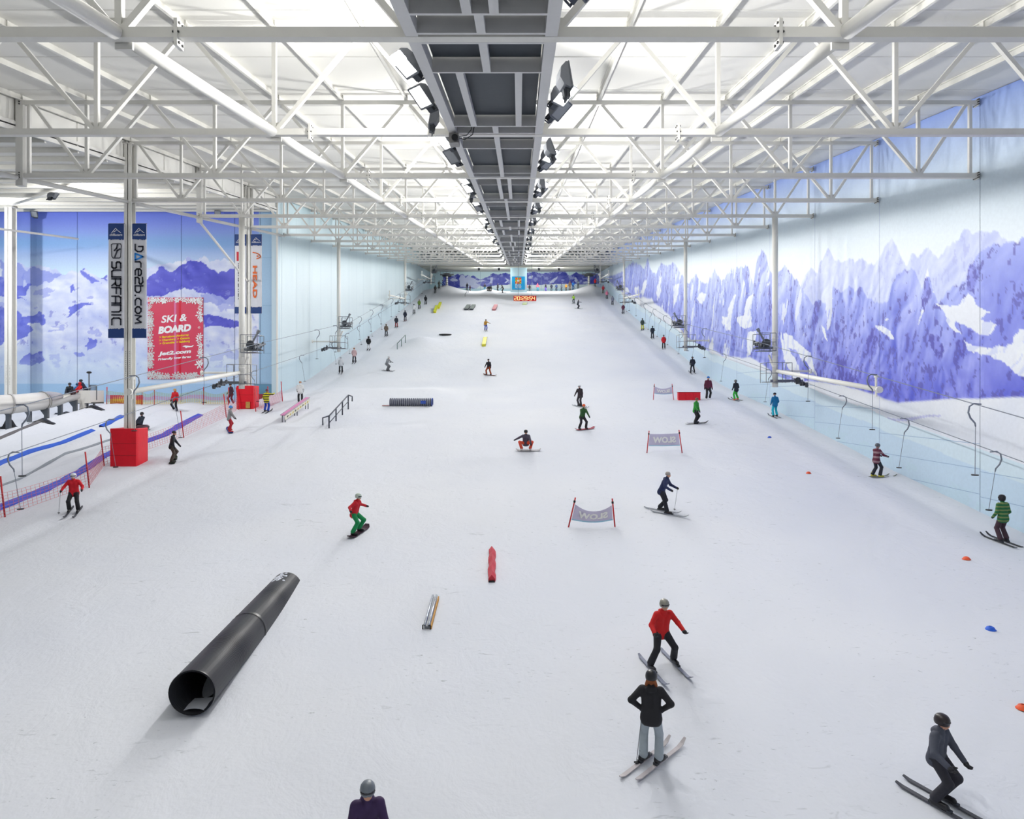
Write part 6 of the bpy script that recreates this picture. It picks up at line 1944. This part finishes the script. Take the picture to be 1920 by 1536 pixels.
# --- the row waiting on the brow
YR = 159.3
for px, jk, pt_, ht, lab, sz in (
    (876, (34, 38, 52), (36, 38, 50), (30, 32, 40), 'taller person in navy standing apart on the brow', 1.0), (881, (74, 40, 62), (60, 36, 54), (60, 40, 54), 'short person in plum beside the one in navy', .8),
    (909, (44, 44, 56), (26, 110, 150), (50, 40, 46), 'person in dark jacket and blue trousers on the brow', 1.0), (920.5, (44, 58, 98), (130, 84, 84), (50, 60, 84), 'person in indigo jacket behind the round barrel end', 1.0),
    (933.5, (34, 36, 42), (36, 38, 44), (34, 34, 40), 'person in black leaning on the brow', 1.0), (987.2, (222, 30, 46), (44, 36, 42), (200, 40, 46), 'person in red just beside the pillar', 1.05),
    (993, (52, 50, 62), (48, 46, 56), (54, 50, 60), 'person in charcoal just past the pillar', .95), (1008, (240, 108, 128), (36, 160, 190), (236, 120, 130), 'person in pink jacket and teal trousers on the brow', 1.05),
    (1023.5, (48, 44, 62), (120, 90, 210), (60, 50, 60), 'person with violet trousers on the brow', 1.0), (1034, (48, 54, 74), (44, 50, 70), (70, 70, 84), 'person in slate blue jacket beside the violet trousers', 1.0),
    (1043.3, (64, 84, 132), (44, 54, 90), (80, 84, 100), 'person in denim blue clothes on the brow', 1.0), (1053, (96, 106, 124), (60, 70, 80), (90, 100, 110), 'person in light slate clothes stooping on the brow', .95),
    (1061.5, (214, 148, 52), (90, 70, 60), (190, 140, 70), 'person in amber jacket on the brow', .95), (1068.5, (110, 90, 80), (120, 98, 80), (96, 80, 74), 'tall person in brown clothes on the brow', 1.25),
    (1074.5, (30, 110, 196), (34, 80, 140), (60, 100, 160), 'person in azure jacket on the brow', 1.12), (1084, (96, 110, 124), (54, 60, 70), (90, 100, 110), 'person in steel grey jacket at the end of the row', 1.05)):
    x = (px - CX) / FPX * YR
    person(Vector((x, YR + (.9 if px == 881 else 0) + (.7 if px == 993 else 0), 0)), random.uniform(120, 240), jk, pt_, lab, hat=ht, lean=random.uniform(2, 14), arms=random.choice((('down', 'down'), ('low', 'down'), ('lift', 'lift'))), size=sz, crouch=.04, gearcol=(110, 116, 126))
person((942.5, 549.8), 100, (96, 92, 92), (88, 86, 84), 'stooping person in grey-brown clothes just below the brow', hat=(80, 76, 74), hatk='hood', lean=26, crouch=.06, size=1.12, arms=('low', 'low'), gearcol=(110, 116, 126))
# --- at the tube slide
def seated(px, py, y, yaw, jk, pt_, ht, hk, lab, sit=.3):
    q = at(px, py, y)
    return person(q, yaw, jk, pt_, lab, hat=ht, hatk=hk, sit=sit, gear=None, arms=('rail', 'rail'), lean=2, z_off=1)
seated(131, 745, 54.6, 200, (30, 36, 46), (40, 44, 54), (28, 30, 38), 'helmet', 'person in black jacket seated in the slide start holding a ring')
seated(146, 745, 54.9, 170, (36, 112, 170), (40, 60, 90), (50, 110, 160), 'hood', 'person in blue jacket seated low in the slide start')
seated(150.5, 744, 54.5, 150, (214, 26, 36), (60, 40, 44), (206, 34, 38), 'hood', 'person in red hooded jacket seated low in the slide start')
person(at(157, 750, 55.2), 100, (34, 42, 66), (44, 48, 66), 'attendant in navy jacket bending at the slide start', hat=(36, 40, 52), lean=32, gear=None, arms=('low', 'low'), z_off=1, crouch=.05)
q = gp(262, 806)
ring = MB()
n1, n2 = 24, 10
v = [((.42 + .17 * math.cos(b_)) * math.cos(a_), (.42 + .17 * math.cos(b_)) * math.sin(a_), .17 + .17 * math.sin(b_)) for a_ in [2 * math.pi * i / n1 for i in range(n1)] for b_ in [2 * math.pi * k / n2 for k in range(n2)]]
f = [(i * n2 + k, ((i + 1) % n1) * n2 + k, ((i + 1) % n1) * n2 + (k + 1) % n2, i * n2 + (k + 1) % n2) for i in range(n1) for k in range(n2)]
rg = empty('sliding_ring', q)
ring.add(v, f).obj('tube', mat('ring_maroon', (70, 40, 50), .4), rg, True)
for s_ in (-1, 1): MB().tube([(s_ * .58, -.12, .2), (s_ * .66, 0, .24), (s_ * .58, .12, .2)], .015, 6).obj('handle', M_BLACK, rg)
tag(rg, 'dark inflatable ring sliding down the lane behind the tall column', 'ring')
qq = q + Vector((0, 0, .02))
person(qq, 160, (30, 38, 56), (38, 40, 54), 'person in dark clothes riding the ring behind the tall column', hat=(28, 28, 34), sit=.34, gear=None, arms=('rail', 'rail'), lean=-18, z_off=1)
print('objects', len(bpy.data.objects), 'tris', sum(len(m_.polygons) * 2 for m_ in bpy.data.meshes))
